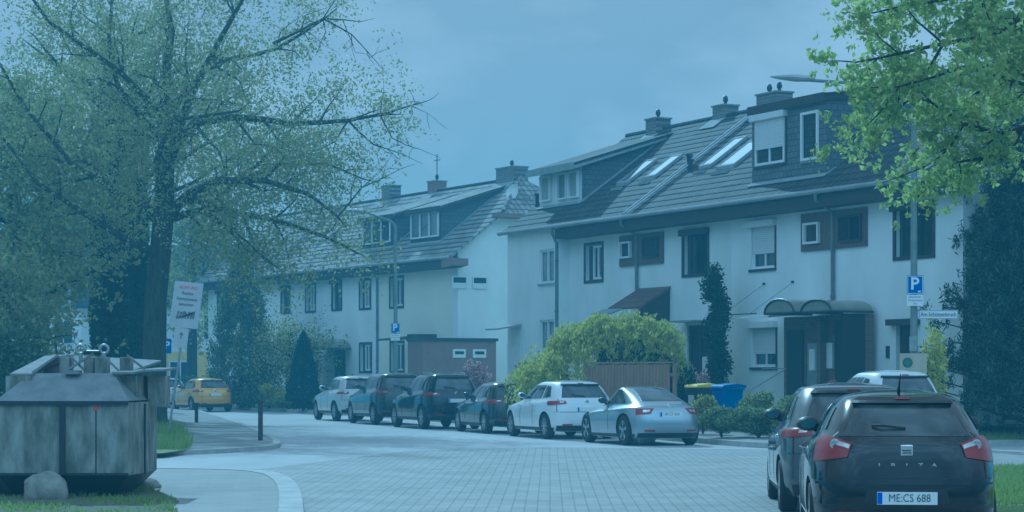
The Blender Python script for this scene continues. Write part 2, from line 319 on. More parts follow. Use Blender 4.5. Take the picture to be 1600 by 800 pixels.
# near-left pavement corner with its rounded kerb
cc = [gp(480, 1300), gp(477, 900), gp(476, 830), gp(474, 800), gp(471, 780), gp(464, 763), gp(450, 751), gp(430, 744), gp(395, 740), gp(320, 738), gp(240, 737), gp(60, 735), gp(-300, 733)]
cc = smooth_poly(cc, 2); top = [(x, y, .07) for x, y, z in cc]; inn = [(x, y, .072) for x, y, z in offset_line(cc, .0)]
inn = [(x, y, .072) for x, y, z in offset_line(cc, -.28)]
g = MB(); strip(g, [(x, y, -.02) for x, y, z in cc], top); strip(g, top, inn); structure(g, 'kerb', M['kerb'])
g = MB(); g.poly([(x, y, .066) for x, y, z in inn] + [(-14, inn[-1][1], .066), (-14, inn[0][1], .066)]); structure(g, 'pavement', M['slabs'])
d = [(-20, 790), (-20, 752), (150, 748), (205, 757), (232, 762), (250, 768), (268, 775), (280, 783), (270, 792), (285, 805), (250, 830), (-60, 840)]
g = MB(); g.poly([gp(a, b, .074) for a, b in d]); structure(g, 'dirt_patch', M['dirt'])
# mid-left footpath and kerb
cc = smooth_poly([gp(-100, 716), gp(160, 714), gp(250, 712), (gp(330, 709)), gp(400, 705), gp(432, 702), gp(440, 696), gp(432, 689), gp(410, 678), gp(385, 668), gp(352, 656), gp(325, 648), gp(300, 641), gp(285, 634)], 2)
top = [(x, y, .09) for x, y, z in cc]; inn = [(x, y, .092) for x, y, z in offset_line(cc, -.16)]
g = MB(); strip(g, [(x, y, -.02) for x, y, z in cc], top); strip(g, top, inn); structure(g, 'kerb', M['kerb'])
g = MB(); g.poly([(x, y, .088) for x, y, z in inn] + [(-40, 110, .088), (-40, inn[0][1], .088)]); structure(g, 'footpath', M['footpath'])
gl = [(150, 640), (243, 650), (262, 662), (285, 672), (301, 690), (296, 702), (255, 708), (150, 709)]
g = MB(); g.poly([gp(a, b, .1) for a, b in gl]); structure(g, 'grass_verge', M['lawn'])
g = MB(); g.poly([(-45, 52, .1), (-13.2, 52, .1), (-15, 62, .1), (-18, 80, .1), (-22, 108, .1), (-60, 108, .1)]); structure(g, 'lawn', M['lawn'])
# near-right lawn
g = MB(); g.box(5.25, 16, 24.9, 35.2, -.02, .09); structure(g, 'lawn', M['lawn'])
def blades(name, pts, h, label, seed=1):
    rng = np.random.default_rng(seed); n = len(pts); pts = np.asarray(pts); a = rng.uniform(0, 6.28, n); wd = rng.uniform(.008, .02, n)
    hh = h * rng.uniform(.4, 1.3, n); dx = np.cos(a) * wd; dy = np.sin(a) * wd; lx = rng.normal(0, .35, n) * hh; ly = rng.normal(0, .35, n) * hh
    A = pts + np.stack([dx, dy, 0 * dx], 1); B = pts - np.stack([dx, dy, 0 * dx], 1); T = pts + np.stack([lx, ly, hh], 1)
    v = np.stack([A, B, T], 1).reshape(-1, 3); o = mesh_np(name, v, np.arange(3 * n).reshape(n, 3), M['grass'])
    return tag(o, label, 'grass', kind='stuff')
rng = np.random.default_rng(3)
n = 26000; blades('grass', np.stack([rng.uniform(5.3, 10.5, n), rng.uniform(24.9, 35.2, n), np.full(n, .09)], 1), .08, 'short green grass on the lawn right of the black hatchback')
def in_poly(pts, poly):
    x, y = pts[:, 0], pts[:, 1]; ins = np.zeros(len(pts), bool); j = len(poly) - 1
    for i in range(len(poly)):
        xi, yi, xj, yj = poly[i][0], poly[i][1], poly[j][0], poly[j][1]
        c_ = ((yi > y) != (yj > y)) & (x < (xj - xi) * (y - yi) / (yj - yi + 1e-9) + xi); ins ^= c_; j = i
    return ins
pl = [gp(a, b, .1) for a, b in gl]; q = np.stack([rng.uniform(-16, -6, 60000), rng.uniform(43, 92, 60000), np.full(60000, .1)], 1); q = q[in_poly(q, pl)]
q = q[q[:, 1] < 70]; blades('grass', q, .22, 'longer green grass around the foot of the big tree', 2)
pl = [gp(a, b, .074) for a, b in d]; q = np.stack([rng.uniform(-9, -2.5, 30000), rng.uniform(20, 34, 30000), np.full(30000, .07)], 1); q = q[in_poly(q, pl)]
mk = np.sin(q[:, 0] * 3.1) * np.cos(q[:, 1] * 2.3) + rng.normal(0, .3, len(q)) > .15; blades('grass', q[mk], .06, 'thin weedy grass around the foot of the metal container', 4)
q = np.stack([rng.uniform(9.5, 15, 16000), rng.uniform(48, 56, 16000), np.zeros(16000)], 1)
q = q[q[:, 1] > 47.9 + (q[:, 0] - 9.5) * .55 + .1]; q[:, 2] = .12 + np.clip((q[:, 1] - 47.9 - (q[:, 0] - 9.5) * .55) / 5, 0, 1) * .3
blades('grass', q, .1, 'grass strip below the dark conifer at the right', 5)

# ------------------------------------------------------------------ houses
def frame_of(O, dvec):
    a = math.atan2(dvec[1], dvec[0]); return Vector((O[0], O[1], 0)), a
FR = frame_of((-.32, 72.3), (10.92, -22.2)); FL = frame_of((-2.42, 86.7), (12.8, -22.5))
HG = 6.3
def fworld(F_, u, w_, z=0):
    O, a = F_; return Vector((O.x + u * math.cos(a) - w_ * math.sin(a), O.y + u * math.sin(a) + w_ * math.cos(a), z))
class House:
    def __init__(s, F_, u0, u1, wallmat, label, group, k, rw, tile, wf=.5):
        s.F = F_; s.u0 = u0; s.u1 = u1; s.k = k; s.rw = rw; s.wm = wallmat; s.tile = tile; s.wf = wf; s.op = []
        s.root = empty('terraced_house', fworld(F_, u0, 0), F_[1], label, 'house', group)
    def mb(s): m = MB(); m.off = Vector((-s.u0, 0, 0)); return m
    def part(s, mb, name, m, parent=None, **kw): return mb.build(name, m, parent or s.root, **kw)
    def walls(s, gable_lo=False, gable_hi=False, hip_hi=False):
        u0, u1, wf = s.u0, s.u1, s.wf; zt = HG - .02; m = s.mb()
        us = sorted({u0, u1, *[o[0] for o in s.op], *[o[1] for o in s.op]}); zs = sorted({0., zt, *[o[2] for o in s.op], *[o[3] for o in s.op]})
        for i in range(len(us) - 1):
            for j in range(len(zs) - 1):
                cu, cz = (us[i] + us[i + 1]) / 2, (zs[j] + zs[j + 1]) / 2
                if any(o[0] < cu < o[1] and o[2] < cz < o[3] for o in s.op): continue
                m.quad((us[i], wf, zs[j]), (us[i + 1], wf, zs[j]), (us[i + 1], wf, zs[j + 1]), (us[i], wf, zs[j + 1]))
        for a, b, c, e in s.op:
            D = wf + .16
            m.quad((a, wf, c), (a, wf, e), (a, D, e), (a, D, c)); m.quad((b, wf, c), (b, D, c), (b, D, e), (b, wf, e))
            m.quad((a, wf, e), (b, wf, e), (b, D, e), (a, D, e)); m.quad((a, wf, c), (a, D, c), (b, D, c), (b, wf, c))
        W2 = 2 * s.rw - .5; zr = HG + s.k * s.rw - .12
        for flag, u in ((gable_lo, u0 + .001), (gable_hi, u1 - .001)):
            if flag:
                if hip_hi and u > u0 + 1:
                    zh = 8.05; wh = (zh - HG) / s.k; m.poly([(u, wf, 0), (u, W2, 0), (u, W2, HG + s.k * .5 - .1), (u, 2 * s.rw - wh, zh - .1), (u, wh, zh - .1), (u, wf, HG + s.k * wf - .1)])
                else: m.poly([(u, wf, 0), (u, W2, 0), (u, W2, HG + s.k * .5 - .1), (u, s.rw, zr), (u, wf, HG + s.k * wf - .1)])
        wo_ = s.part(m, 'wall', s.wm); m = s.mb(); m.quad((u0, W2, 0), (u1, W2, 0), (u1, W2, zt), (u0, W2, zt)); s.part(m, 'rear_wall', s.wm)
        return wo_
    def roof(s, lo=0., hi=0., hip=None, thick=.035):
        """front slope in lapped courses, plain rear slope"""
        u0, u1 = s.u0 - lo, s.u1 + hi; m = s.mb(); k = s.k; cs = .33 / math.hypot(1, k); n = int(round(s.rw / cs)); cs = s.rw / n
        rr = random.Random(int(s.u0 * 10))
        for i in range(n):
            a, b = i * cs - (.03 if i else .08), (i + 1) * cs + .01; za, zb = HG + k * a + thick, HG + k * b + .012
            ua0, ua1 = u0, u1; ub0, ub1 = u0, u1
            if hip:
                zh, uh = hip; 
                def lim(z): return u1 if z < zh else u1 + (uh - u1) * (z - zh) / (HG + k * s.rw - zh)
                ua1, ub1 = lim(za), lim(zb)
            seg = max(1, int((ua1 - ua0) / .9)); 
            for q_ in range(seg):
                t0, t1 = q_ / seg, (q_ + 1) / seg; j = rr.uniform(-.006, .006)
                A0, A1, B0, B1 = ua0 + (ua1 - ua0) * t0, ua0 + (ua1 - ua0) * t1, ub0 + (ub1 - ub0) * t0, ub0 + (ub1 - ub0) * t1
                m.quad((A0, a, za + j), (A1, a, za + j), (B1, b, zb), (B0, b, zb))
                m.quad((A0, a, za + j - thick), (A1, a, za + j - thick), (A1, a, za + j), (A0, a, za + j))
            m.quad((ua1, a, za), (ua1, a, za - .1), (ub1, b, zb - .1), (ub1, b, zb)); m.quad((ua0, a, za), (ub0, b, zb), (ub0, b, zb - .1), (ua0, a, za - .1))
        zr = HG + k * s.rw + .03; ur = u1 if not hip else hip[1]
        if hip:
            wh = (hip[0] - HG) / k; W = 2 * s.rw
            m.poly([(u0, s.rw, zr), (ur, s.rw, zr), (u1, W - wh, hip[0]), (u1, W + .1, HG - .08), (u0, W + .1, HG - .08)])
            for i in range(5):   # hip courses
                t0, t1 = i / 5, (i + 1) / 5; l0 = wh * (1 - t0) + s.rw * t0; l1 = wh * (1 - t1) + s.rw * t1
                x0 = u1 + .1 * (i == 0) + (ur - u1) * t0; x1 = u1 + (ur - u1) * t1; z0 = hip[0] + (zr - hip[0]) * t0 + .04 - .08 * (i == 0); z1 = hip[0] + (zr - hip[0]) * t1 + .01
                m.quad((x0, l0, z0), (x0, W - l0, z0), (x1, W - l1, z1), (x1, l1, z1)); m.quad((x0, l0, z0 - .06), (x0, W - l0, z0 - .06), (x0, W - l0, z0), (x0, l0, z0))
        else: m.quad((u0, s.rw, zr), (u1, s.rw, zr), (u1, 2 * s.rw + .1, HG - .08), (u0, 2 * s.rw + .1, HG - .08))
        s.roofo = s.part(m, 'roof', s.tile)
        r = s.mb(); r.tube([(u0, s.rw, zr - .02), (ur, s.rw, zr - .02)], .09, 8); s.part(r, 'ridge_tiles', s.tile, s.roofo)
        if hip:
            r = s.mb(); r.tube([(ur, s.rw, zr), (u1 + .05, wh, hip[0] + .05)], .08, 6); s.part(r, 'hip_tiles', s.tile, s.roofo)
        return s.roofo
    def eaves(s, a, b, depth=True):
        m = s.mb(); m.tube([(a, -.1, HG - .03), (b, -.1, HG - .03)], .065, 8); s.part(m, 'gutter', M['flash'])
        if depth:
            m = s.mb(); m.box(a, b, -.02, s.wf + .01, HG - .42, HG - .1); s.part(m, 'eaves_box', M['darkwood'])
    def sash(s, mb, a, b, c, e, w0, t=.06, d=.05, mull=0, mi=0):
        mb.box(a, b, w0, w0 + d, c, c + t, mi); mb.box(a, b, w0, w0 + d, e - t, e, mi)
        mb.box(a, a + t, w0, w0 + d, c + t, e - t, mi); mb.box(b - t, b, w0, w0 + d, c + t, e - t, mi)
        for i in range(mull):
            x = a + (b - a) * (i + 1) / (mull + 1); mb.box(x - t * .45, x + t * .45, w0, w0 + d, c + t, e - t, mi)
    def window(s, u0, u1, z0, z1, style='dark', glass='glass', cover=.65, wf=None, parent=None, opening=True):
        w0 = s.wf if wf is None else wf
        if opening: s.op.append((u0, u1, z0, z1))
        i_ = .1 if opening else -.03
        m = s.mb(); m.quad((u0, w0 + i_ + .03, z0), (u1, w0 + i_ + .03, z0), (u1, w0 + i_ + .03, z1), (u0, w0 + i_ + .03, z1)); win = s.part(m, 'window', M[glass], parent)
        if style == 'dark':        # dark surround, dark left casement, white right casement
            m = s.mb(); s.sash(m, u0 - .09, u1 + .09, z0 - .09, z1 + .09, w0 - .025, .09, .03); s.part(m, 'surround', M['darkwood'], win)
            um = u0 + (u1 - u0) * .38
            m = s.mb(); s.sash(m, um, u1 - .02, z0 + .02, z1 - .02, w0 + i_ - .06, .07, .06, 1); s.part(m, 'frame', M['white'], win)
            m = s.mb(); m.quad((um + .1, w0 + i_ + .005, z0 + .1), (u1 - .1, w0 + i_ + .005, z0 + .1), (u1 - .1, w0 + i_ + .005, z1 - .1), (um + .1, w0 + i_ + .005, z1 - .1)); s.part(m, 'pane', M['glass'], win)
        elif style == 'black':     # all dark frame with shutter box
            m = s.mb(); s.sash(m, u0 - .08, u1 + .08, z0 - .08, z1 + .06, w0 - .03, .09, .05, 1); s.part(m, 'frame', M['darkwood'], win)
            m = s.mb(); m.box(u0 - .1, u1 + .1, w0 - .13, w0 - .031, z1 - .1, z1 + .08); s.part(m, 'shutter_box', M['darkwood'], win)
        elif style == 'white':
            m = s.mb(); s.sash(m, u0, u1, z0, z1, w0 + i_ - .05, .07, .06, 1 if u1 - u0 > .85 else 0); s.part(m, 'frame', M['white'], win)
        elif style == 'small':
            m = s.mb(); s.sash(m, u0, u1, z0, z1, w0 + i_ - .07, .055, .09, 0); s.part(m, 'frame', M['white'], win)
        elif style == 'triple':
            m = s.mb(); s.sash(m, u0, u1, z0, z1, w0 + i_ - .05, .06, .06, 2); s.part(m, 'frame', M['darkmetal'] if glass == 'x' else M['white'], win)
        elif style == 'roller':
            zc = z1 - (z1 - z0) * cover
            m = s.mb(); m.box(u0 + .03, u1 - .03, w0 + i_ - .04, w0 + i_ - .02, zc, z1 - .1); s.part(m, 'roller_shutter', M['shutter'], win)
            m = s.mb(); m.box(u0 - .12, u1 + .1, w0 - .16, w0 + .02, z1 - .12, z1 + .05); s.part(m, 'shutter_box', M['whitemetal'], win)
            m = s.mb(); s.sash(m, u0, u1, z0, z1, w0 + i_ - .015, .07, .04, 1); s.part(m, 'frame', M['white'], win)
            m = s.mb(); m.box(u0 - .05, u1 + .08, w0 - .05, w0 + .05, z0 - .08, z0 - .01); m.box(u1 + .02, u1 + .08, w0 - .03, w0 - .005, z0, z1 - .1); s.part(m, 'sill', M['darkwood'], win)
        if style in ('white',):
            m = s.mb(); m.box(u0 - .05, u1 + .05, w0 - .05, w0 + .08, z0 - .06, z0 - .005); s.part(m, 'sill', M['steel'], win)
        return win
    def pipe(s, u, z0, wf=None, wtop=-.1):
        w0 = (s.wf if wf is None else wf) - .07; m = s.mb(); m.tube([(u, wtop, HG - .08), (u, wtop + .02, HG - .25), (u, w0, HG - .55), (u, w0, z0)], .05, 8)
        for z in (5.2, 3.6, 2.2):
            if z > z0: m.tube([(u, w0, z - .03), (u, w0, z + .03)], .065, 8)
        s.part(m, 'downpipe', M['post'], smooth=True)
    def zroof(s, w_): return HG + s.k * w_ if w_ <= s.rw else HG + s.k * (2 * s.rw - w_)
    def chimney(s, u, w_, sx, sy, h, pot=1, m='chim'):
        zb = s.zroof(w_) - .5; zt = HG + s.k * s.rw + h - .02; mm = s.mb(); mm.box(u - sx, u + sx, w_ - sy, w_ + sy, zb, zt); c_ = s.part(mm, 'chimney', M[m])
        mm = s.mb(); mm.box(u - sx - .04, u + sx + .04, w_ - sy - .04, w_ + sy + .04, zt + .001, zt + .05); s.part(mm, 'cap', M['concrete'], c_)
        for i in range(pot):
            x = u - sx * .5 * (pot > 1) + i * sx; mm = s.mb(); mm.lathe([(.05, 0), (.05, .1), (.08, .12), (.085, .2), (.06, .28), (.02, .31), (0, .32)], (x, w_, zt + .05), (0, 0, 1), 12); s.part(mm, 'cowl', M['darkmetal'], c_)
        mm = s.mb(); z0 = s.zroof(w_ - sy)
        mm.prism([(u - sx - .12, w_ - sy - .45, s.zroof(w_ - sy - .45) + .06), (u + sx + .12, w_ - sy - .45, s.zroof(w_ - sy - .45) + .06), (u + sx + .12, w_ - sy + .02, z0 + .06), (u - sx - .12, w_ - sy + .02, z0 + .06)], (0, 0, .02)); s.part(mm, 'flashing', M['flash'], c_)
        return c_
    def skylight(s, u, w0, w1, half=.28):
        z0, z1 = s.zroof(w0), s.zroof(w1); m = s.mb(); o = .1
        m.prism([(u - half, w0, z0 + o), (u + half, w0, z0 + o), (u + half, w1, z1 + o), (u - half, w1, z1 + o)], (0, 0, .012)); sk = s.part(m, 'skylight', M['skyl'])
        m = s.mb()
        for (a, b, c_, e) in ((u - half - .06, u - half, w0 - .07, w1 + .07), (u + half, u + half + .06, w0 - .07, w1 + .07), (u - half, u + half, w0 - .07, w0), (u - half, u + half, w1, w1 + .07)):
            m.prism([(a, c_, s.zroof(c_)), (b, c_, s.zroof(c_)), (b, e, s.zroof(e)), (a, e, s.zroof(e))], (0, 0, .13))
        s.part(m, 'frame', M['flash'], sk)
        m = s.mb(); m.box(u - half, u + half, w0 - .3, w0 - .1, s.zroof(w0 - .2) - .03, s.zroof(w0 - .2) + .06); s.part(m, 'apron', M['flash'], sk)
    def vent(s, u, w_, h=.35):
        m = s.mb(); z = s.zroof(w_); m.tube([(u, w_, z - .1), (u, w_, z + h)], .07, 8); m.tube([(u, w_, z + h + .001), (u, w_, z + h + .07)], .11, 8); s.part(m, 'vent_pipe', M['darkmetal'])
    def dormer(s, u0, u1, wd, ztop_f, kd, mface, mside, over=.35, fascia='steel', o_=.22):
        zb = s.zroof(wd); wb = (ztop_f - kd * wd - HG) / (s.k - kd); zb2 = s.zroof(wb)       # where dormer roof meets main roof
        m = s.mb(); m.quad((u0, wd, zb - .05), (u1, wd, zb - .05), (u1, wd, ztop_f), (u0, wd, ztop_f)); do = s.part(m, 'dormer', M[mface])
        for u in (u0, u1): m = s.mb(); m.poly([(u, wd, zb - .05), (u, wb, zb2), (u, wd, ztop_f)]); s.part(m, 'dormer_cheek', M[mside], do)
        m = s.mb(); zf = ztop_f - kd * over
        m.prism([(u0 - o_, wd - over, zf + .02), (u1 + o_, wd - over, zf + .02), (u1 + o_, wb + .25, zb2 + kd * .25 + .05), (u0 - o_, wb + .25, zb2 + kd * .25 + .05)], (0, 0, .1)); s.part(m, 'dormer_roof', s.tile, do)
        m = s.mb(); m.box(u0 - o_, u1 + o_, wd - over - .03, wd - over - .002, zf - .1, zf + .13)
        for u in (u0 - o_, u1 + o_ - .02):
            m.prism([(u, wd - over, zf - .08), (u, wb, zb2 - .02), (u, wb, zb2 + .16), (u, wd - over, zf + .12)], (.02, 0, 0))
        s.part(m, 'fascia', M[fascia], do)
        m = s.mb(); dz = .03
        for u in (u0 - .06, u1 + .01): m.prism([(u, wd - .05, s.zroof(wd - .05) + dz), (u + .05, wd - .05, s.zroof(wd - .05) + dz), (u + .05, wb, zb2 + dz), (u, wb, zb2 + dz)], (0, 0, .07))
        m.prism([(u0 - .1, wd - .12, s.zroof(wd - .12) + .06), (u1 + .1, wd - .12, s.zroof(wd - .12) + .06), (u1 + .1, wd - .01, zb + .06), (u0 - .1, wd - .01, zb + .06)], (0, 0, .02))
        s.part(m, 'flashing', M['flash'], do); return do
KR = .719; GR_ = 'terraced houses behind the row of parked cars'
# right row, house one (far end, projects to the eaves line)
h = House(FR, 0.15, 3.85, M['wall'], 'white house end at the left of the near row with wide dark shed dormer', GR_, KR, 4.8, M['tileR'], wf=.12)
h.window(2.47, 3.5, 4.52, 5.6, 'white', 'glassc'); h.window(2.47, 3.5, 2.35, 3.35, 'white', 'glassc')
h.walls(gable_lo=True); h.roof(lo=.25); h.eaves(-.1, 3.85, False)
h.wf = .5; h.chimney(2.1, 4.75, .35, .28, .35, 1); h.vent(-.0, 1.3)
m = h.mb(); m.quad((3.85, .12, 0), (3.85, .5, 0), (3.85, .5, HG - .03), (3.85, .12, HG - .03)); h.part(m, 'wall_return', M['wall']); h.pipe(3.78, 3.1, .14)
dm = h.dormer(.6, 3.55, 1.1, 8.35, .3, 'whitemetal', 'slate2', over=.4)
h.window(.72, 1.45, 7.3, 8.15, 'small', 'glassc', wf=1.1, parent=dm, opening=False)
h.window(1.95, 2.62, 7.28, 8.15, 'small', 'glassc', wf=1.1, parent=dm, opening=False); h.window(2.72, 3.4, 7.28, 8.15, 'small', 'glassc', wf=1.1, parent=dm, opening=False)
# door canopy low on the far end
m = h.mb(); m.prism([(.25, -.75, 3.05), (1.2, -.75, 3.05), (1.2, .12, 3.2), (.25, .12, 3.2)], (0, 0, .05)); h.part(m, 'door_canopy', M['flash'])
m = h.mb(); m.box(.25, 1.2, .06, .115, .35, 2.6); h.part(m, 'door', M['whitemetal'])
# house two
h = House(FR, 3.85, 8.4, M['wall'], 'white house with brown porch roof above a weeping yellow shrub', GR_, KR, 4.8, M['tileR'])
h.window(4.93, 6.02, 4.53, 5.62, 'dark')
m = h.mb(); m.box(7.19, 8.4, .44, .499, 4.86, 5.78); pn = h.part(m, 'window_panel', M['brownwood'])
h.window(7.35, 8.0, 5.1, 5.6, 'small', wf=.44, parent=pn, opening=False)
h.walls(); h.roof(); h.eaves(3.85, 8.4); h.pipe(8.28, 3.9)
h.chimney(6.1, 4.9, .33, .28, .35, 1); h.skylight(5.1, 1.75, 2.72); h.skylight(6.68, 1.85, 2.72)
m = h.mb(); m.prism([(8.3, -.55, 3.5), (10.2, -.55, 3.5), (10.2, .5, 4.1), (8.3, .5, 4.1)], (0, 0, .07))
pr = h.part(m, 'porch_roof', M['tileB'])
m = h.mb(); m.prism([(10.08, -.52, .3), (10.08, .5, .3), (10.08, .5, 4.08), (10.08, -.52, 3.5)], (.06, 0, 0)); m.box(10.142, 10.2, -.52, -.45, .3, 3.5); h.part(m, 'porch_side', M['darkwood'], pr)
m = h.mb(); m.prism([(8.0, -.95, 3.36), (9.2, -.95, 3.36), (9.2, -.56, 3.5), (8.0, -.56, 3.5)], (0, 0, .04)); h.part(m, 'awning', M['flash'], pr)
# house three
h = House(FR, 8.4, 13.5, M['wall'], 'white house with a slim climbing plant beside its dark door', GR_, KR, 4.8, M['tileR'])
h.window(10.92, 12.26, 4.46, 5.68, 'black')
m = h.mb(); m.box(8.4, 9.81, .44, .499, 4.86, 5.78); pn = h.part(m, 'window_panel', M['brownwood'])
h.window(8.75, 9.55, 5.1, 5.6, 'x', wf=.44, parent=pn, opening=False)
m = h.mb(); m.box(8.72, 9.58, .36, .43, 5.06, 5.1); m.box(8.72, 9.58, .36, .43, 5.6, 5.64); m.box(8.7, 8.75, .36, .43, 5.06, 5.64); m.box(9.55, 9.6, .36, .43, 5.06, 5.64); h.part(m, 'window_frame', M['darkwood'], pn)
h.op.append((11.13, 12.35, .4, 3.0)); m = h.mb(); m.quad((11.13, .62, .4), (12.35, .62, .4), (12.35, .62, 3.0), (11.13, .62, 3.0)); dr = h.part(m, 'door', M['interior'])
m = h.mb(); h.sash(m, 11.13, 12.35, .4, 3.0, .55, .09, .06, 1); m.box(11.85, 12.15, .56, .6, 1.6, 2.2); h.part(m, 'door_frame', M['darkwood'], dr)
m = h.mb(); m.box(11.0, 12.5, -.1, .5, 3.08, 3.13); h.part(m, 'door_canopy', M['steel'], dr)
m = h.mb(); m.box(11.9, 12.2, .53, .545, 1.55, 2.1); h.part(m, 'door_window', M['signwhite'], dr)
h.walls(); h.roof(); h.eaves(8.4, 13.5)
h.skylight(9.8, 1.95, 3.1); h.skylight(11.25, 1.75, 2.75, .42); h.vent(8.05 + .5, 2.1); h.vent(8.95, 1.9, .3); h.chimney(9.0, 4.85, .55, .3, .4, 2)
m = h.mb()
for dx in (-.14, .1): m.prism([(8.5 + dx, -.1, HG - .05 + .1), (8.6 + dx, -.1, HG - .05 + .1), (8.6 + dx, 4.85, HG + KR * 4.85 + .12), (8.5 + dx, 4.85, HG + KR * 4.85 + .12)], (0, 0, .05))
h.part(m, 'verge_flashing', M['flash'])
m = h.mb(); m.box(13.0, 13.12, .42, .5, 3.35, 3.6); m.box(13.2, 13.3, .42, .5, 3.3, 3.42); h.part(m, 'wall_lamp', M['darkmetal'])
# house four
h = House(FR, 13.5, 18.65, M['wall'], 'white house with slate dormer and half closed white roller shutters', GR_, KR, 4.8, M['tileR'])
h.window(14.5, 15.7, 4.47, 5.72, 'roller', cover=.68); h.window(14.55, 15.75, 1.8, 2.98, 'roller', cover=.7)
m = h.mb(); m.box(17.03, 18.65, .44, .499, 4.82, 5.8); pn = h.part(m, 'window_panel', M['brownwood'])
h.window(17.25, 17.95, 5.0, 5.55, 'small', wf=.44, parent=pn, opening=False)
h.walls(); h.roof(); h.eaves(13.5, 18.65); h.pipe(18.5, 1.4)
dm = h.dormer(14.35, 17.9, .64, 8.82, .3, 'slate', 'slate2', over=.1, fascia='darkwood', o_=.06)
h.window(14.55, 16.0, 7.28, 8.62, 'roller', cover=.68, wf=.64, parent=dm, opening=False)
h.window(16.82, 17.62, 7.22, 8.5, 'white', 'glass', wf=.64, parent=dm, opening=False)
m = h.mb()
for u in (14.9, 16.3):
    m.tube([(u + .3, .5, 4.05), (u - .2, -.55, 3.2)], .006, 5)
    m.tube([(u + .3, .49, 4.05), (u + .3, .44, 4.05)], .035, 6)
m.tube([(14.2, -.6, 3.2), (16.5, -.6, 3.2)], .015, 5); h.part(m, 'awning_rod', M['darkmetal'])
h.op.clear()
m = h.mb(); m.box(16.75, 18.65, .1, .35, .3, 3.1, 0)
for u0, u1 in ((16.95, 17.7),): m.box(u0, u1, .05, .098, .3, 2.75, 1)
m.box(17.95, 18.55, .03, .098, .3, 2.4, 2); m.box(18.1, 18.35, -.02, .028, 1.7, 2.25, 3)
en = h.part(m, 'entrance_porch', [M['brick'], M['interior'], M['steel'], M['signwhite']])
m = h.mb(); m.prism([(16.3, -1.0, 3.06), (17.7, -1.0, 3.06), (17.7, .3, 3.18), (16.3, .3, 3.18)], (0, 0, .05)); h.part(m, 'flat_canopy', M['whitemetal'], en)
def barrel(h, u0, u1, w0, w1, z, rise, mt, parent, name='barrel_canopy'):
    m = h.mb(); K_ = 10; pts = []
    for i in range(K_ + 1):
        a = math.pi * i / K_; uu = (u0 + u1) / 2 - (u1 - u0) / 2 * math.cos(a); pts.append((uu, z + rise * math.sin(a)))
    for i in range(K_):
        (a, za), (b, zb) = pts[i], pts[i + 1]; m.quad((a, w0, za), (b, w0, zb), (b, w1, zb), (a, w1, za))
    m.poly([(a, w0 + .01, za) for a, za in pts]); o = h.part(m, name, mt, parent, smooth=True)
    m = h.mb(); m.tube([(a, w0, za) for a, za in pts], .03, 6); m.tube([(u0, w0, z), (u1, w0, z)], .035, 6); m.tube([(u1, w0, z), (u1, w1, z)], .035, 6); m.tube([(u0, w0, z), (u0, w1, z)], .035, 6); h.part(m, 'canopy_rim', M['darkmetal'], o)
    return o
m = h.mb(); m.tube([(13.9, -.6, 1.65), (14.6, -1.4, 1.05), (14.6, -1.4, .4)], .018, 6); m.tube([(15.7, .1, 1.75), (16.9, .1, 1.75), (16.9, -1.2, 1.1), (16.9, -1.2, .4)], .015, 6); h.part(m, 'handrail', M['flash'])
# house five
h = House(FR, 18.65, 23.75, M['wall'], 'white house at the near end of the row beside the dark conifer', GR_, KR, 4.8, M['tileR'])
m = h.mb(); m.box(18.65, 19.95, .44, .499, 4.82, 5.8); pn = h.part(m, 'window_panel', M['brownwood'])
h.window(18.85, 19.75, 5.0, 5.6, 'x', wf=.44, parent=pn, opening=False)
m = h.mb(); h.sash(m, 18.8, 19.8, 4.96, 5.64, .37, .05, .05, 1); h.part(m, 'window_frame', M['darkwood'], pn)
h.window(21.1, 22.62, 4.47, 5.7, 'black'); h.op.append((21.12, 21.95, .4, 2.85))
m = h.mb(); m.quad((21.12, .62, .4), (21.95, .62, .4), (21.95, .62, 2.85), (21.12, .62, 2.85)); dr = h.part(m, 'door', M['interior'])
m = h.mb(); m.box(20.95, 22.1, .3, .5, 2.8, 2.95); h.part(m, 'door_canopy', M['darkwood'], dr)
h.walls(gable_hi=True); h.roof(hi=.25); h.eaves(18.65, 23.95)
m = h.mb(); m.box(18.65, 20.4, .1, .35, .3, 3.1, 0); m.box(19.15, 20.15, .05, .098, .3, 2.95, 1); m.box(18.75, 19.05, .04, .098, 1.75, 2.4, 2); m.box(20.3, 20.4, -.55, .098, .3, 3.1, 1); m.box(19.85, 19.98, .02, .05, 2.3, 2.45, 2)
en = h.part(m, 'entrance_porch', [M['brick'], M['interior'], M['signwhite']])
barrel(h, 17.75, 19.1, -1.15, .3, 3.15, .35, M['canopy'], en); barrel(h, 19.12, 20.45, -.95, .3, 3.15, .3, M['canopy'], en)
m = h.mb(); m.box(18.64, 18.8, -.15, .09, .3, 3.1); h.part(m, 'porch_divider', M['brick'], en)
m = h.mb(); m.box(20.75, 20.87, .46, .5, 2.0, 2.3); h.part(m, 'letter_box', M['darkmetal'])

# left row
KL = .78; GL_ = 'terraced houses further down the street'
h = House(FL, -7.45, -.4, M['cream'], 'cream fronted end house with white gable and half hipped roof', GL_, KL, 4.5, M['tileL'])
h.window(-6.45, -5.25, 4.48, 5.68, 'dark'); h.window(-6.4, -5.2, 1.75, 2.95, 'dark'); h.op.append((-3.9, -3.0, .3, 2.5))
m = h.mb(); m.quad((-3.9, .62, .3), (-3.0, .62, .3), (-3.0, .62, 2.5), (-3.9, .62, 2.5)); h.part(m, 'door', M['whitemetal'])
wl = h.walls(gable_hi=True, hip_hi=True); h.roof(hi=.35, hip=(8.15, -2.3)); h.eaves(-7.45, -.05)
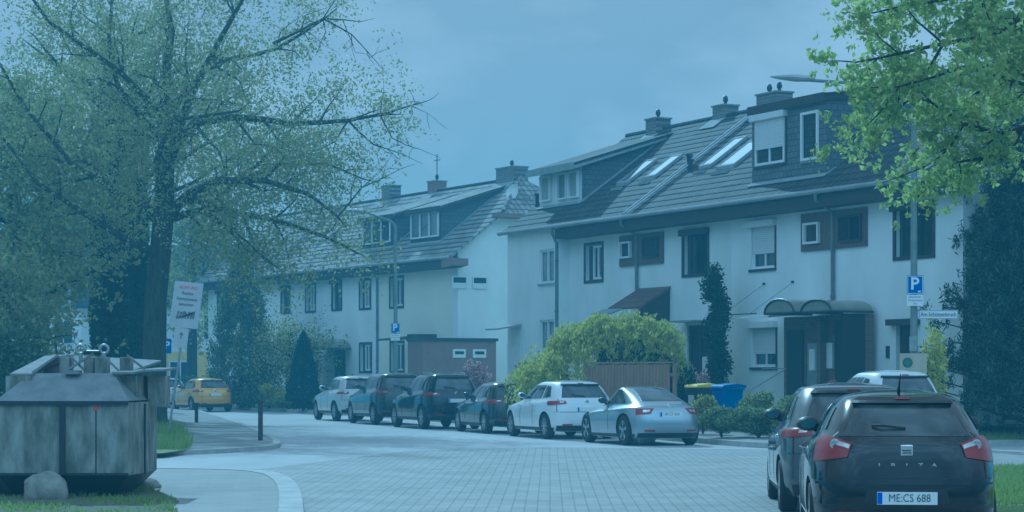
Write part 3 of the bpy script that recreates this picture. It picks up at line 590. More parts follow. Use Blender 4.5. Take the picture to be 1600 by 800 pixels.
# white gable skin, 3 mm proud, with the cream only on the street front
m = h.mb(); u = -.4 + .02; wh = (8.05 - HG) / KL
m.poly([(u, .5, 0), (u, 8.5, 0), (u, 8.5, HG + KL * .5 - .12), (u, 9 - wh, 7.93), (u, wh, 7.93), (u, .5, HG + KL * .5 - .12)]); m.quad((u, .5, 0), (u, .5, HG + KL * .5 - .12), (u - .4, .496, HG - .02), (u - .4, .496, 0)); gb = h.part(m, 'gable_wall', M['wall2'])
for a, b in ((.27, .85), (1.2, 1.78)):
    m = h.mb(); m.box(u + .002, u + .03, a, b, 5.12, 5.5); wn = h.part(m, 'window', M['glass'], gb)
    m = h.mb(); m.box(u + .003, u + .06, a - .04, b + .04, 5.06, 5.12); m.box(u + .003, u + .06, a - .04, b + .04, 5.5, 5.55); m.box(u + .003, u + .06, a - .05, a, 5.12, 5.5); m.box(u + .003, u + .06, b, b + .05, 5.12, 5.5); m.box(u + .003, u + .05, a, b, 5.12, 5.28); h.part(m, 'frame', M['whitemetal'], wn)
m = h.mb(); m.prism([(-.62, -.12, 5.87), (.32, -.12, 5.95), (.32, -.12, 6.22), (-.62, -.12, 6.3)], (0, .72, 0)); h.part(m, 'eaves_return', M['redpanel'])
m = h.mb(); m.box(-.42, .15, wh - .15, 9 - wh + .15, 7.95, 8.12); h.part(m, 'hip_eaves', M['redpanel'])
dm = h.dormer(-5.5, -2.72, .97, 8.45, .3, 'darkwood', 'slate2', over=.15, fascia='darkwood')
h.window(-5.35, -2.85, 7.3, 8.35, 'triple', 'glassc', wf=.97, parent=dm, opening=False)
h.chimney(-3.2, 4.6, .75, .35, .5, 1)
m = h.mb(); m.lathe([(.0, .0), (.2, .03), (.34, .12)], (-.9, 3.4, 9.05), (.3, -1, .3), 16); m.tube([(-.9, 3.45, 8.4), (-.9, 3.45, 9.1)], .025, 6); h.part(m, 'satellite_dish', M['whitemetal'])
m = h.mb(); m.prism([(-4.7, -1.0, 3.0), (-2.6, -1.0, 3.0), (-2.6, .5, 3.15), (-4.7, .5, 3.15)], (0, 0, .07)); m.box(-2.9, -2.2, -.5, .5, 2.95, 3.25); m.box(-2.75, -2.5, -.3, .5, .3, 2.95); h.part(m, 'porch', M['darkwood'])
# garage extension against the gable
m = h.mb(); m.box(-.36, .9, -1.76, 1.54, 0, 2.92) ; ex = h.part(m, 'side_extension', M['redpanel'])
m = h.mb(); m.box(-.36, .97, -1.83, 1.6, 2.92, 3.04); h.part(m, 'flat_roof', M['darkmetal'], ex)
for a, b_ in ((-.42, .16), (.48, 1.08)):
    m = h.mb(); m.box(.9, .93, a, b_, 2.26, 2.6); wn = h.part(m, 'window', M['white'], ex, bevel=.01); m = h.mb(); m.box(.931, .94, a + .09, b_ - .09, 2.4, 2.52); h.part(m, 'pane', M['glass'], wn)
h2 = House(FL, -13.3, -7.45, M['wall2'], 'white house with arched porch and shed dormer in the far row', GL_, KL, 4.5, M['tileL'])
h = h2; h.window(-9.42, -8.38, 4.5, 5.7, 'dark'); h.window(-9.4, -8.3, 1.75, 2.92, 'dark'); h.window(-12.28, -11.32, 4.52, 5.74, 'black')
h.op.append((-12.3, -10.9, .3, 2.7)); m = h.mb(); m.quad((-12.3, .62, .3), (-10.9, .62, .3), (-10.9, .62, 2.7), (-12.3, .62, 2.7)); h.part(m, 'door', M['interior'])
h.walls(); h.roof(); h.eaves(-13.3, -7.45); h.pipe(-7.6, .3)
dm = h.dormer(-10.15, -7.1, .97, 8.4, .3, 'darkwood', 'slate2', over=.15, fascia='darkwood'); h.window(-10.0, -7.3, 7.3, 8.3, 'triple', 'glassc', wf=.97, parent=dm, opening=False)
h.chimney(-10.0, 4.6, .35, .3, .45, 1, 'redbrick'); m = h.mb(); m.tube([(-10.0, 4.6, 10.4), (-10.0, 4.6, 11.5)], .03, 6); m.box(-10.3, -9.7, 4.58, 4.62, 11.2, 11.24); h.part(m, 'antenna', M['flash'])
barrel(h, -12.9, -10.3, -1.2, .48, 2.75, .45, M['canopy'], None); m = h.mb(); m.box(-12.8, -12.7, -1.15, -1.05, .3, 2.75); m.box(-10.5, -10.4, -1.15, -1.05, .3, 2.75); m.tube([(-12.2, -1.5, .3), (-12.2, -1.5, 2.4)], .05, 6); m.box(-12.3, -10.9, -1.55, -1.45, 1.95, 2.15); h.part(m, 'porch', M['darkwood'])
h = House(FL, -19.6, -13.3, M['wall2'], 'white house half hidden behind the tall green conifer', GL_, KL, 4.5, M['tileL'])
h.window(-15.15, -14.12, 4.52, 5.7, 'dark'); h.window(-17.95, -17.0, 4.52, 5.68, 'black'); h.window(-17.9, -16.9, 1.8, 2.95, 'dark'); h.walls(); h.roof(); h.eaves(-19.6, -13.3); h.vent(-14.4, 1.6, .5); h.vent(-10.9, 1.8, .5)
h.chimney(-14.6, 4.6, .4, .3, .6, 0); h.skylight(-16.5, 2, 3.0)
m = h.mb(); m.prism([(-19.75, -.1, HG + .1), (-19.45, -.1, HG + .1), (-19.45, 4.4, HG + KL * 4.4 + .12), (-19.75, 4.4, HG + KL * 4.4 + .12)], (0, 0, .08)); h.part(m, 'verge_flashing', M['flash'])
h = House(FL, -27.2, -19.6, M['wall2'], 'last white house of the far row at the left of the conifer', GL_, KL, 4.5, M['tileL'])
h.window(-25.9, -25.05, 4.6, 5.75, 'black'); h.window(-25.9, -25.05, 1.8, 2.9, 'black'); h.walls(gable_lo=True); h.roof(lo=.3); h.eaves(-27.4, -19.6); h.skylight(-22.5, 1.6, 2.8)

# far detached houses
def far_house(X, Y, rz, wx, wy, hw, hr, wm, tm, label, lower=None, wins=(), dormer=False):
    r = empty('detached_house', (X, Y, 0), rz, label, 'house')
    m = MB(); m.box(-wx / 2, wx / 2, 0, wy, 2.9 if lower else 0, hw); m.poly([(-wx / 2, 0, hw), (-wx / 2, wy, hw), (-wx / 2, wy / 2, hw + hr)]); m.poly([(wx / 2, 0, hw), (wx / 2, wy, hw), (wx / 2, wy / 2, hw + hr)]); m.build('wall', wm, r)
    if lower: m = MB(); m.box(-wx / 2 - .02, wx / 2 + .02, -.02, wy, 0, 2.9); m.build('lower_wall', lower, r)
    m = MB(); o_ = .35; sl_ = hr / (wy / 2)
    m.prism([(-wx / 2 - o_, -o_, hw - o_ * sl_), (wx / 2 + o_, -o_, hw - o_ * sl_), (wx / 2 + o_, wy / 2, hw + hr), (-wx / 2 - o_, wy / 2, hw + hr)], (0, 0, .15))
    m.prism([(-wx / 2 - o_, wy + o_, hw - o_ * sl_), (wx / 2 + o_, wy + o_, hw - o_ * sl_), (wx / 2 + o_, wy / 2, hw + hr), (-wx / 2 - o_, wy / 2, hw + hr)], (0, 0, .15)); m.build('roof', tm, r)
    for a, b, c_, e in wins:
        m = MB(); m.box(a, b, -.06, -.025, c_, e); wn = m.build('window', M['glass'], r)
        m = MB(); t = .08
        m.box(a - t, b + t, -.09, -.03, e, e + t); m.box(a - t, b + t, -.09, -.03, c_ - t, c_); m.box(a - t, a, -.09, -.03, c_, e); m.box(b, b + t, -.09, -.03, c_, e); m.box((a + b) / 2 - .03, (a + b) / 2 + .03, -.09, -.065, c_, e); m.build('frame', M['white'], wn)
    if dormer:
        m = MB(); m.box(-1.6, 1.6, .7, 3.4, hw + .5, hw + 2.3); d_ = m.build('dormer', M['slate'], r); m = MB(); m.box(-1.8, 1.8, .5, 3.6, hw + 2.3, hw + 2.45); m.build('dormer_roof', M['darkmetal'], d_)
        m = MB(); m.box(.3, 1.2, .64, .69, hw + .9, hw + 2.0); m.build('window', M['glassc'], d_)
    return r
far_house(-19.7, 122, R(-12), 9.5, 9, 5.6, 3.4, M['wall2'], M['tileR'], 'white house with yellow ground floor behind the leaning sign', M['yellowwall'],
          [(-1.9, -.6, 1.0, 2.2), (.6, 1.8, .9, 2.3), (-3.6, -2.5, 3.6, 4.9), (2.6, 3.6, 3.6, 4.9)], True)
far_house(-28.5, 138, R(8), 6.5, 9, 6.2, 4.6, M['wall2'], M['tileL'], 'narrow white house with steep roof left of the dark trunks', None, [(-.5, .6, 3.6, 5.0)])
far_house(-35, 128, R(5), 8, 9, 5.6, 3.5, M['wall'], M['tileR'], 'pale house almost hidden behind the left bushes', None, [(-1, .5, 3.5, 4.8)])
m = MB(); bx = (213 - 800) * 96 / 3400; m.box(bx - .32, bx + .32, 95.7, 96.3, 0, 4.4); r_ = m.build('brick_pillar', M['redbrick']); tag(r_, 'tall red brick pillar with pale cap seen between the trunks', 'pillar')
m = MB(); m.box(bx - .4, bx + .4, 95.6, 96.4, 4.4, 4.55); m.build('cap', M['flash'], r_)
m = MB(); m.lathe([(.07, 0), (.065, 5.4), (0, 5.42)], ((258 - 800) * 88 / 3400, 88, 0), (0, 0, 1), 10); r_ = m.build('lamp_pole', M['flash']); tag(r_, 'thin pale pole with small blue sign behind the big trunk', 'pole')
m = MB(); x0 = (262 - 800) * 88 / 3400; m.box(x0 - .17, x0 + .17, 87.85, 87.9, 2.45, 3.05); s_ = m.build('parking_sign', M['signblue'], r_)
text_mb('P', .42, place((x0, 87.84, 2.77), (1, 0, 0), (0, 0, 1)), bold=.01).build('letter', M['signwhite'], s_)

# ------------------------------------------------------------------ street lamps, signs, posts
def lamp(X, Y, H, armlen, rise, zb, label, sgn=1):
    r = empty('street_lamp', (X, Y, zb), 0, label, 'street lamp', 'street lamps')
    m = MB(); m.lathe([(.11, 0), (.11, 1.1), (.085, 1.15), (.06, H - .45)], (0, 0, 0), (0, 0, 1), 14); m.build('pole', M['post'], r, smooth=True)
    pts = [(0, 0, H - .46)] + [(-.38 + .38 * math.cos(R(a)), 0, H - .46 + .38 * math.sin(R(a))) for a in (15, 35, 55, 75)] + [(-armlen, 0, H - .46 + .38 + rise)]
    m = MB(); m.tube(pts, [.06, .055, .05, .05, .045, .035], 10); m.build('arm', M['post'], r, smooth=True)
    z = H - .08 + rise; x = -armlen; m = MB()
    m.v = []; K_ = 8
    prof = [(0, .05, .05), (-.12, .09, .07), (-.45, .13, .085), (-.8, .1, .05), (-.98, .02, .015)]
    vs_ = [(x + .12 + a, b * math.cos(2 * math.pi * j / K_), z + .03 - .05 * a + c_ * math.sin(2 * math.pi * j / K_)) for a, b, c_ in prof for j in range(K_)]
    m.add(vs_, [(i * K_ + j, i * K_ + (j + 1) % K_, (i + 1) * K_ + (j + 1) % K_, (i + 1) * K_ + j) for i in range(4) for j in range(K_)] + [tuple(range(K_)), tuple(range(4 * K_, 5 * K_))]); m.build('lamp_head', M['steel'], r, smooth=True)
    return r
def psign(root, z, sub=True, sw=.36, y=-.15, lines=('Bewohner', 'Parkausweis', 'frei')):
    m = MB(); m.box(-sw / 2, sw / 2, y, y + .02, z - sw / 2 * 1.15, z + sw / 2 * 1.15); s = m.build('parking_sign', [M['signblue']], root)
    m = MB(); t = .012; a = sw / 2 - .012; b = sw / 2 * 1.15 - .012
    for (p, q_, r1, r2) in ((-a, a, b - t, b), (-a, a, -b, -b + t), (-a, -a + t, -b + t, b - t), (a - t, a, -b + t, b - t)): m.box(p, q_, y - .003, y - .001, z + r1, z + r2)
    m.build('border', M['signwhite'], s)
    text_mb('P', sw * 1.05, place((-.01, y - .003, z + .015), (1, 0, 0), (0, 0, 1)), bold=.008).build('letter', M['signwhite'], s)
    m = MB(); m.box(.06, .12, y - .004, y - .001, z - .16, z - .13); m.build('symbol', M['signwhite'], s)
    if sub:
        m = MB(); m.box(-sw / 2, sw / 2, y, y + .02, z - .46, z - .22); s2 = m.build('plate', M['signwhite'], root)
        for i, tx in enumerate(lines): text_mb(tx, .062, place((0, y - .003, z - .265 - i * .075), (1, 0, 0), (0, 0, 1)), .002).build('text', M['signgrey'], s2)
X = (1428 - 800) * 47.9 / 3400
L2 = lamp(X, 47.9, 7.9, 2.3, .12, .13, 'grey street lamp post with parking and street name signs by the conifer')
psign(L2, 3.45 - .02)
m = MB(); m.box(.1, .97, -.02, .0, 2.68, 2.88); s = m.build('street_name_sign', M['signwhite'], L2)
m = MB()
for (a, b, c_, e) in ((.11, .96, 2.69, 2.7), (.11, .96, 2.86, 2.87), (.11, .12, 2.7, 2.86), (.95, .96, 2.7, 2.86)): m.box(a, b, -.023, -.021, c_, e)
m.build('border', M['signgrey'], s)
text_mb('Am Schützenbruch', .125, place((.535, -.023, 2.78), (1, 0, 0), (0, 0, 1)), sx=.82, bold=.002).build('text', M['signgrey'], s)
m = MB(); m.box(-.12, .02, -.28, -.12, 1.98, 2.3); m.build('small_box', M['flash'], L2)
X = (618 - 800) * 83.5 / 3400
L1 = lamp(X, 81.5, 7.35, 1.15, .28, .13, 'grey street lamp with bent arm and parking sign in front of the cream house')
psign(L1, 3.2, True, .34)
for o in (L1,): o.location.x = (618 - 800) * 81.5 / 3400
# notice board low beside the right lamp
r = empty('notice_board', ((1425 - 800) * 47.2 / 3400 + .02, 47.2, .1), 0, 'small beige notice board with round green emblem under the street name sign', 'notice board')
m = MB(); m.box(-.28, .3, -.02, .02, 1.3, 1.95); m.build('panel', M['beige'], r)
m = MB(); m.lathe([(0, .0), (.11, .0), (.11, .01)], (-.12, -.021, 1.75), (0, -1, 0), 18); m.lathe([(.075, .011), (0, .012)], (-.12, -.021, 1.75), (0, -1, 0), 16); m.build('emblem', M['signgreen'], r)
m = MB(); m.box(-.2, -.15, .02, .07, 0, 1.9); m.box(.17, .22, .02, .07, 0, 1.9); m.build('legs', M['steel'], r); r.children[-1].name = 'stand'
# leaning direction sign
bx, by, _ = gp(262, 681, .1)
r = empty('leaning_sign', (bx, by, .1), 0, 'white notice board leaning on a slanted pole beside the big trunk', 'sign')
ln = Vector((.145, 0, 1)).normalized(); rt = Vector((1, 0, -.1)).normalized()
m = MB(); m.tube([(0, 0, -.1), tuple(ln * 3.75)], .03, 8); m.build('pole', M['steel'], r)
c0 = Vector(((290 - 262) / 60.9, -.05, (681 - 487) / 60.9)); up = Vector((.13, 0, 1)).normalized(); Mx = place(c0, rt, up)
def panel(Mx, w_, h_, t=.02): 
    m = MB(); m.add([Mx @ Vector(p) for p in [(-w_, -h_, 0), (w_, -h_, 0), (w_, h_, 0), (-w_, h_, 0), (-w_, -h_, -t), (w_, -h_, -t), (w_, h_, -t), (-w_, h_, -t)]], [(0, 1, 2, 3), (7, 6, 5, 4), (0, 4, 5, 1), (1, 5, 6, 2), (2, 6, 7, 3), (3, 7, 4, 0)]); return m
b_ = panel(Mx, .35, .56).build('board', M['board'], r)
for tx, sz, yy, mm in (('ACHTUNG', .1, .42, 'signred'), ('Rechte', .11, .28, 'signgrey'), ('Fahrbahnseite', .1, .14, 'signgrey'), ('benutzen', .11, .01, 'signgrey')):
    text_mb(tx, sz, Mx @ Matrix.Translation((0, yy, .003)), sx=.9, bold=.002).build('text', M[mm], b_)
m = MB()
for i in range(7): 
    x = -.2 + i * .065; m.add([Mx @ Vector(p) for p in [(x, -.33, .004), (x + .04, -.34, .004), (x + .05 + .02 * (i % 3), -.15 - .04 * (i % 2), .004), (x + .01, -.17, .004)]], [(0, 1, 2, 3)])
m.add([Mx @ Vector(p) for p in [(-.22, -.3, .006), (.18, -.22, .006), (.26, -.12, .006), (.1, -.26, .006), (-.2, -.36, .006)]], [(0, 1, 2, 3, 4)]); m.build('drawing', M['signgrey'], b_)
c1 = Vector(((282 - 262) / 60.9, -.05, (681 - 536) / 60.9)); M1 = place(c1, rt, up); b_ = panel(M1, .17, .24).build('arrow_plate', M['board'], r)
m = MB(); m.add([M1 @ Vector(p) for p in [(-.012, -.02, .004), (.012, -.02, .004), (.012, .08, .004), (.06, .06, .004), (0, .16, .004), (-.06, .06, .004), (-.012, .08, .004)]], [(0, 1, 2, 3, 4, 5, 6)]); m.build('arrow', M['signgrey'], b_)
# barrier posts
def tpost(px, py, h_, label):
    X, Y, z = gp(px, py, .09); m = MB(); m.box(-.05, .05, -.05, .05, 0, h_ - .04); m.box(-.09, .09, -.07, .07, h_ - .04, h_)
    o = m.build('bollard', M['darkwood']); o.location = (X, Y, z); tag(o, label, 'bollard', 'dark wooden bollards along the footpath')
tpost(407, 688, .9, 'dark wooden bollard at the rounded kerb corner'); tpost(307, 660, .62, 'shorter dark bollard in front of the mustard yellow car')

# ------------------------------------------------------------------ waste container and boulder
r = empty('recycling_container', (-6.25, 26.7, .07), 0, 'stained grey metal recycling container with two lifting rings', 'container')
cx_ = [(98 - 800) * 27 / 3400 - -6.25]
# footprint: front face between corners, chamfered right end (metres, local; y away from camera)
def PX(px, Y): return (px - 800) * Y / 3400 + 6.25
Yf = 26.9
fp = [(PX(-60, Yf), .9), (PX(-5, Yf), .2), (PX(200, Yf), .2), (PX(226, Yf + .7), 1.0), (PX(243, Yf + 1.6), 1.9), (PX(225, Yf + 2.4), 2.6), (PX(0, Yf + 2.4), 2.6), (PX(-60, Yf + 1.5), 1.8)]
zt_, zb_ = 1.17, .17 + .0
ccx = sum(p[0] for p in fp) / 8; ccy = sum(p[1] for p in fp) / 8
m = MB(); n = len(fp); seams = []
bot = [(ccx + (x - ccx) * .78, ccy + (y - ccy) * .7, .02) for x, y in fp]
vs_ = [(x, y, zt_) for x, y in fp] + [(x, y, .27) for x, y in fp] + bot
m.add(vs_, [(i, (i + 1) % n, n + (i + 1) % n, n + i) for i in range(n)], 0); m.add(vs_, [(n + i, n + (i + 1) % n, 2 * n + (i + 1) % n, 2 * n + i) for i in range(n)] + [tuple(range(2 * n, 3 * n))], 1); m.add([(x, y, zt_) for x, y in fp], [tuple(range(n))], 0)
hull = m.build('hull', [M['container'], M['darkmetal']], r, bevel=.012)
m = MB(); xs = PX(98, Yf)
m.box(xs - .035, xs + .035, .15, .2, .28, 1.15)
for q_ in (PX(150, Yf),): m.box(q_ - .006, q_ + .006, .19, .2, .3, 1.12)
m.box(PX(-5, Yf), PX(201, Yf), .16, .2, 1.14, 1.19); m.box(PX(-5, Yf), PX(201, Yf), .17, .2, .27, .3); m.build('seam_rib', M['darkmetal'], r)
m = MB(); zc, zd = 1.19, 1.52
A = [(PX(-5, Yf), .17, zc), (PX(201, Yf), .17, zc), (PX(168, Yf), .62, zd), (PX(36, Yf), .62, zd)]
m.prism(A, (0, .02, .012)); m.poly([(PX(201, Yf), .17, zc), (PX(243, Yf + 1.6), 1.9, zc), (PX(168, Yf), .62, zd)]); m.build('front_slope', M['containerlid'], r)
m = MB()   # throat blocks under the lid edge
for a, b in ((0, 40), (165, 200), (208, 236)): m = MB(); m.box(PX(a, Yf), PX(b, Yf), .5 + (a > 160) * .3 + (a > 205) * .5, 1.7, 1.1, 1.5); m.build('throat', M['container'], r)
m = MB()   # top deck lids
m.prism([(PX(5, Yf), .55, 1.5), (PX(40, Yf), .55, 1.5), (PX(66, Yf), 1.0, 1.72), (PX(60, Yf), 2.4, 1.76), (PX(10, Yf), 2.4, 1.74)], (0, 0, .03))
m.prism([(PX(166, Yf), .55, 1.52), (PX(200, Yf), .55, 1.52), (PX(212, Yf), .95, 1.55), (PX(240, Yf), 1.1, 1.56), (PX(236, Yf), 2.3, 1.58), (PX(205, Yf), 2.3, 1.58)], (0, 0, .03))
m.prism([(PX(36, Yf), 1.3, 1.5), (PX(168, Yf), 1.3, 1.5), (PX(205, Yf), 2.5, 1.68), (PX(20, Yf), 2.5, 1.76)], (0, 0, .03)); m.build('top_lid', M['containerlid'], r, bevel=.006)
m = MB()   # struts and gussets on top
for a, b, za, zb2, ya in ((38, 74, 1.52, 1.74, .62), (92, 128, 1.56, 1.76, .7), (118, 92, 1.55, 1.72, .75), (150, 175, 1.74, 1.52, .62), (178, 202, 1.74, 1.57, 1.1), (112, 132, 1.6, 1.74, 1.2)):
    m = MB(); m.prism([(PX(a, Yf), ya, za), (PX(b, Yf), ya + .2, zb2), (PX(b, Yf), ya + .2, zb2 + .035), (PX(a, Yf), ya, za + .035)], (0, .05, 0)); m.build('strut', M['containerlid'], r)
for a, b, yy in ((74, 90, .9), (108, 124, 1.1), (132, 150, .85), (164, 180, 1.2)):
    m = MB(); m.box(PX(a, Yf), PX(b, Yf), yy, yy + .3, 1.5, 1.74); m.build('gusset_box', M['container'], r, bevel=.01)
m = MB(); m.box(PX(92, Yf), PX(116, Yf), .5, .7, 1.52, 1.57); m.build('latch_plate', M['containerlid'], r)
for a in (101, 139):
    m = MB(); c_ = Vector((PX(a, Yf), 1.2, 1.84)); tor = [tuple(c_ + Vector((math.cos(R(t)) * .055, 0, math.sin(R(t)) * .055))) for t in range(0, 361, 24)]; m.tube(tor, .02, 8, caps=False); m.box(c_.x - .02, c_.x + .02, 1.17, 1.23, 1.68, 1.79); m.build('lifting_ring', M['steel'], r, smooth=True)
m = MB(); m.tube([(PX(106, Yf), 1.2, 1.8), (PX(134, Yf), 1.2, 1.8)], .03, 8); m.build('lifting_bar', M['darkmetal'], r)
m = MB(); m.lathe([(0, 0), (.03, 0), (.03, .004)], (PX(150, Yf), .188, 1.1), (0, -1, 0), 14); m.build('red_sticker', M['signred'], r)
m = MB(); m.box(PX(217, Yf + .3), PX(219, Yf + .3), .9, .95, .25, 1.15); m.build('edge_rib', M['darkmetal'], r)
def boulder(name, X, Y, z, sx, sy, sz, label, seed, cat='boulder'):
    bm = bmesh.new(); bmesh.ops.create_icosphere(bm, subdivisions=4, radius=1); rr = random.Random(seed)
    from mathutils import noise
    for v in bm.verts:
        f_ = 1 + .16 * noise.noise(v.co * 1.3 + Vector((seed, 0, 0))) + .05 * noise.noise(v.co * 5); v.co = Vector((v.co.x * sx, v.co.y * sy, v.co.z * sz)) * f_
    me = bpy.data.meshes.new(name); bm.to_mesh(me); bm.free(); me.polygons.foreach_set('use_smooth', [True] * len(me.polygons)); me.materials.append(M['concrete'])
    o = bpy.data.objects.new(name, me); o.location = (X, Y, z); link(o); return tag(o, label, cat)
boulder('boulder', (69 - 800) * 26.4 / 3400, 26.5, .17, .28, .22, .24, 'rounded lichen stained boulder leaning against the container', 3)
boulder('boulder', (228 - 800) * 29 / 3400, 29.2, .1, .17, .2, .09, 'small flat stone behind the right end of the container', 7)

# ------------------------------------------------------------------ garden objects
def bin_(px, Y, zb, body, lid, label):
    r = empty('wheelie_bin', ((px - 800) * Y / 3400, Y, zb), FR[1] + R(0), label, 'bin', 'wheelie bins by the climbing plant')
    m = MB(); b0, b1 = .21, .28
    m.add([(-b0, -.22, .06), (b0, -.22, .06), (b0, .2, .06), (-b0, .2, .06), (-b1, -.3, .98), (b1, -.3, .98), (b1, .3, .98), (-b1, .3, .98)], [(0, 3, 2, 1), (4, 5, 6, 7), (0, 1, 5, 4), (1, 2, 6, 5), (2, 3, 7, 6), (3, 0, 4, 7)]); m.box(-b1 - .03, b1 + .03, -.33, .33, .94, .985); m.build('body', body, r, bevel=.02)
    m = MB(); m.prism([(-.31, -.35, .99), (-.31, .36, .99), (-.31, .36, 1.06), (-.31, .1, 1.1), (-.31, -.3, 1.06)], (.62, 0, 0)); m.build('lid', lid, r, bevel=.02)
    m = MB(); m.tube([(-.26, .38, 1.02), (.26, .38, 1.02)], .018, 6); m.build('handle', body, r)
    for sx in (-1, 1): m = MB(); m.lathe([(0, -.03), (.1, -.03), (.1, .03), (0, .03)], (sx * .24, .24, .1), (1, 0, 0), 16); m.build('wheel', M['tyre'], r)
    return r
bin_(1096, 55.5, .27, M['binblack'], M['binyellow'], 'black wheelie bin with yellow lid'); b2 = bin_(1137, 54.3, .27, M['binblue'], M['binblue'], 'blue wheelie bin right of the yellow lidded bin')
m = MB(); m.box(-.12, .1, -.32, -.27, .6, .8); m.build('label_sticker', M['signwhite'], bpy.data.objects['wheelie_bin'])
# wooden garden fence
fa = Vector(((912 - 800) * 57.2 / 3400, 57.2, .25)); fb = Vector(((1050 - 800) * 54.3 / 3400, 54.3, .25)); dv = fb - fa; Lf = dv.length
r = empty('garden_fence', tuple(fa), math.atan2(dv.y, dv.x), 'brown vertical board fence under the weeping yellow shrub', 'fence')
m = MB(); nb = int(Lf / .13)
for i in range(nb): m.box(i * .13, i * .13 + .118, -.012, .012, .05, 1.6 + .01 * math.sin(i * 2.3))
m.build('boards', M['fence'], r); m = MB(); m.box(0, Lf, .013, .05, .3, .38); m.box(0, Lf, .013, .05, 1.3, 1.38); m.box(0, Lf, -.03, .03, 1.625, 1.665); m.build('rail', M['fence'], r)
for i in range(4): m = MB(); x = Lf * i / 3; m.box(x - .04, x + .04, .051, .13, 0, 1.64); m.build('fence_post', M['fence'], r)

def blob_pts(blobs, n, rng, shell=.35):
    """points inside a set of ellipsoids, denser near their surface"""
    vol = np.array([b[3] * b[4] * b[5] for b in blobs]) ** .67; cnt = rng.multinomial(n, vol / vol.sum()); out = []
    for b, c_ in zip(blobs, cnt):
        d_ = rng.normal(size=(c_, 3)); d_ /= np.linalg.norm(d_, axis=1)[:, None]; r_ = 1 - shell * np.abs(rng.normal(0, .8, c_)); r_ = np.clip(r_ + rng.normal(0, .05, c_), .05, 1.15)
        out.append(np.array(b[:3]) + d_ * r_[:, None] * np.array(b[3:6]))
    return np.concatenate(out)
def lumpy(c_, sz, k, rng, s=.45):
    """break an ellipsoid into clumps"""
    out = []
    for _ in range(k):
        d_ = rng.normal(size=3); d_ /= np.linalg.norm(d_); d_ *= rng.uniform(.3, .8); q = rng.uniform(.7, 1.2) * s
        out.append((c_[0] + d_[0] * sz[0], c_[1] + d_[1] * sz[1], max(c_[2] + d_[2] * sz[2], sz[2] * q * .5), sz[0] * q, sz[1] * q, sz[2] * q))
    return out
def shrub(px, Y, zb, wpx, ztop, m, n, ls, label, name='shrub', cat='shrub', seed=1, lumps=9, stems=True, depth=None, extra=None, group=None, droop=None, woody='bark', column=False):
    s_ = 3400 / Y; X = (px - 800) / s_; hw = wpx / s_ / 2; H_ = ztop; rng = np.random.default_rng(seed)
    r = empty(name, (X, Y, zb), 0, label, cat, group); dd = depth or hw
    bl = lumpy((0, 0, H_ * .5), (hw, dd, H_ * .5), lumps, rng) + [(0, 0, H_ * .48, hw * .62, dd * .62, H_ * .45)]
    if column: bl = [(rng.normal(0, hw * .25), rng.normal(0, .1), H_ * (i + .5) / 12, hw * rng.uniform(.55, .95) * (.62 if i > 10 else 1), dd * .8, H_ / 11) for i in range(12)]
    p = blob_pts(bl, n, rng) + (rng.normal(0, .07, (n, 3)) if column else 0); p = p[p[:, 2] > .02]; leaf_mesh('foliage', p, ls, m, r, seed, droop=droop)
    if extra:
        m2, n2, s2 = extra; q = blob_pts(bl, n2, rng, .05); q = q[q[:, 2] > H_ * .25]; leaf_mesh('blossom', q, s2, m2, r, seed + 5)
    mb = MB(); rr = random.Random(seed)
    for i in range(6):
        a = rr.uniform(0, 6.28); mb.tube([(0, 0, -.05), (math.cos(a) * hw * .25, math.sin(a) * dd * .25, H_ * .4), (math.cos(a) * hw * .55, math.sin(a) * dd * .5, H_ * .75)], [.03, .02, .006], 5)
    mb.build('stem', M[woody], r); return r
# gardens, from the right
shrub(1360, 50.0, .3, 95, 1.3, M['leafyellow'], 3500, .09, 'bright green shrub rising behind the roof of the tall white car', seed=11)
shrub(1290, 51.0, .3, 75, 1.1, M['redleaf'], 4200, .08, 'reddish leaved shrub in front of the entrance porch', seed=12)
shrub(1178, 51.5, .22, 85, 1.0, M['hedge'], 5200, .08, 'yellow flowering shrub under the ground floor shutter window', seed=13, extra=(M['yellowfl'], 1800, .07))
shrub(1235, 50.5, .22, 60, .95, M['hedge'], 3500, .08, 'green shrub above the roof of the silver grey hatchback', seed=14)
shrub(1098, 52.5, .22, 52, .95, M['yellowfl'], 3600, .07, 'round yellow green bush in front of the black bin', seed=15)
shrub(1128, 50.2, .2, 80, .72, M['hedge'], 7000, .065, 'clipped low hedge plant right of the silver coupe', seed=16, lumps=7)
shrub(1185, 49.4, .2, 75, .68, M['hedge'], 6500, .065, 'low hedge plant beside the mirror of the silver grey hatchback', seed=17, lumps=7)
shrub(1240, 48.6, .2, 80, .8, M['hedge'], 5000, .07, 'low clipped plant immediately left of the silver grey hatchback roof', seed=18, lumps=7)
shrub(1065, 57.5, .3, 60, 1.75, M['ivy'], 6000, .09, 'dark evergreen bush left of the black bin', seed=19)
shrub(1100, 57.6, .3, 46, 1.5, M['pink'], 1500, .08, 'pale pink flowering bush behind the bins', seed=20)
shrub(1121, 59.2, .3, 40, 4.1, M['ivy'], 8500, .1, 'slim tall dark climbing plant on the white wall', name='climbing_plant', cat='climber', seed=21, lumps=12, depth=.4, column=True)
shrub(935, 59.8, .3, 60, 1.1, M['hedge'], 4000, .09, 'small shrub in front of the wooden fence', seed=22)
shrub(1035, 54.7, .25, 30, 1.25, M['leafyellow'], 700, .07, 'sparse young shrub at the right end of the fence', seed=23)
shrub(873, 63.5, .3, 65, 1.7, M['ivy'], 6000, .09, 'dark round shrub below the left end of the weeping shrub', seed=24)
shrub(825, 66, .25, 80, 1.75, M['thuja'], 4500, .1, 'green shrub between the white hatchback and the weeping shrub', seed=25)
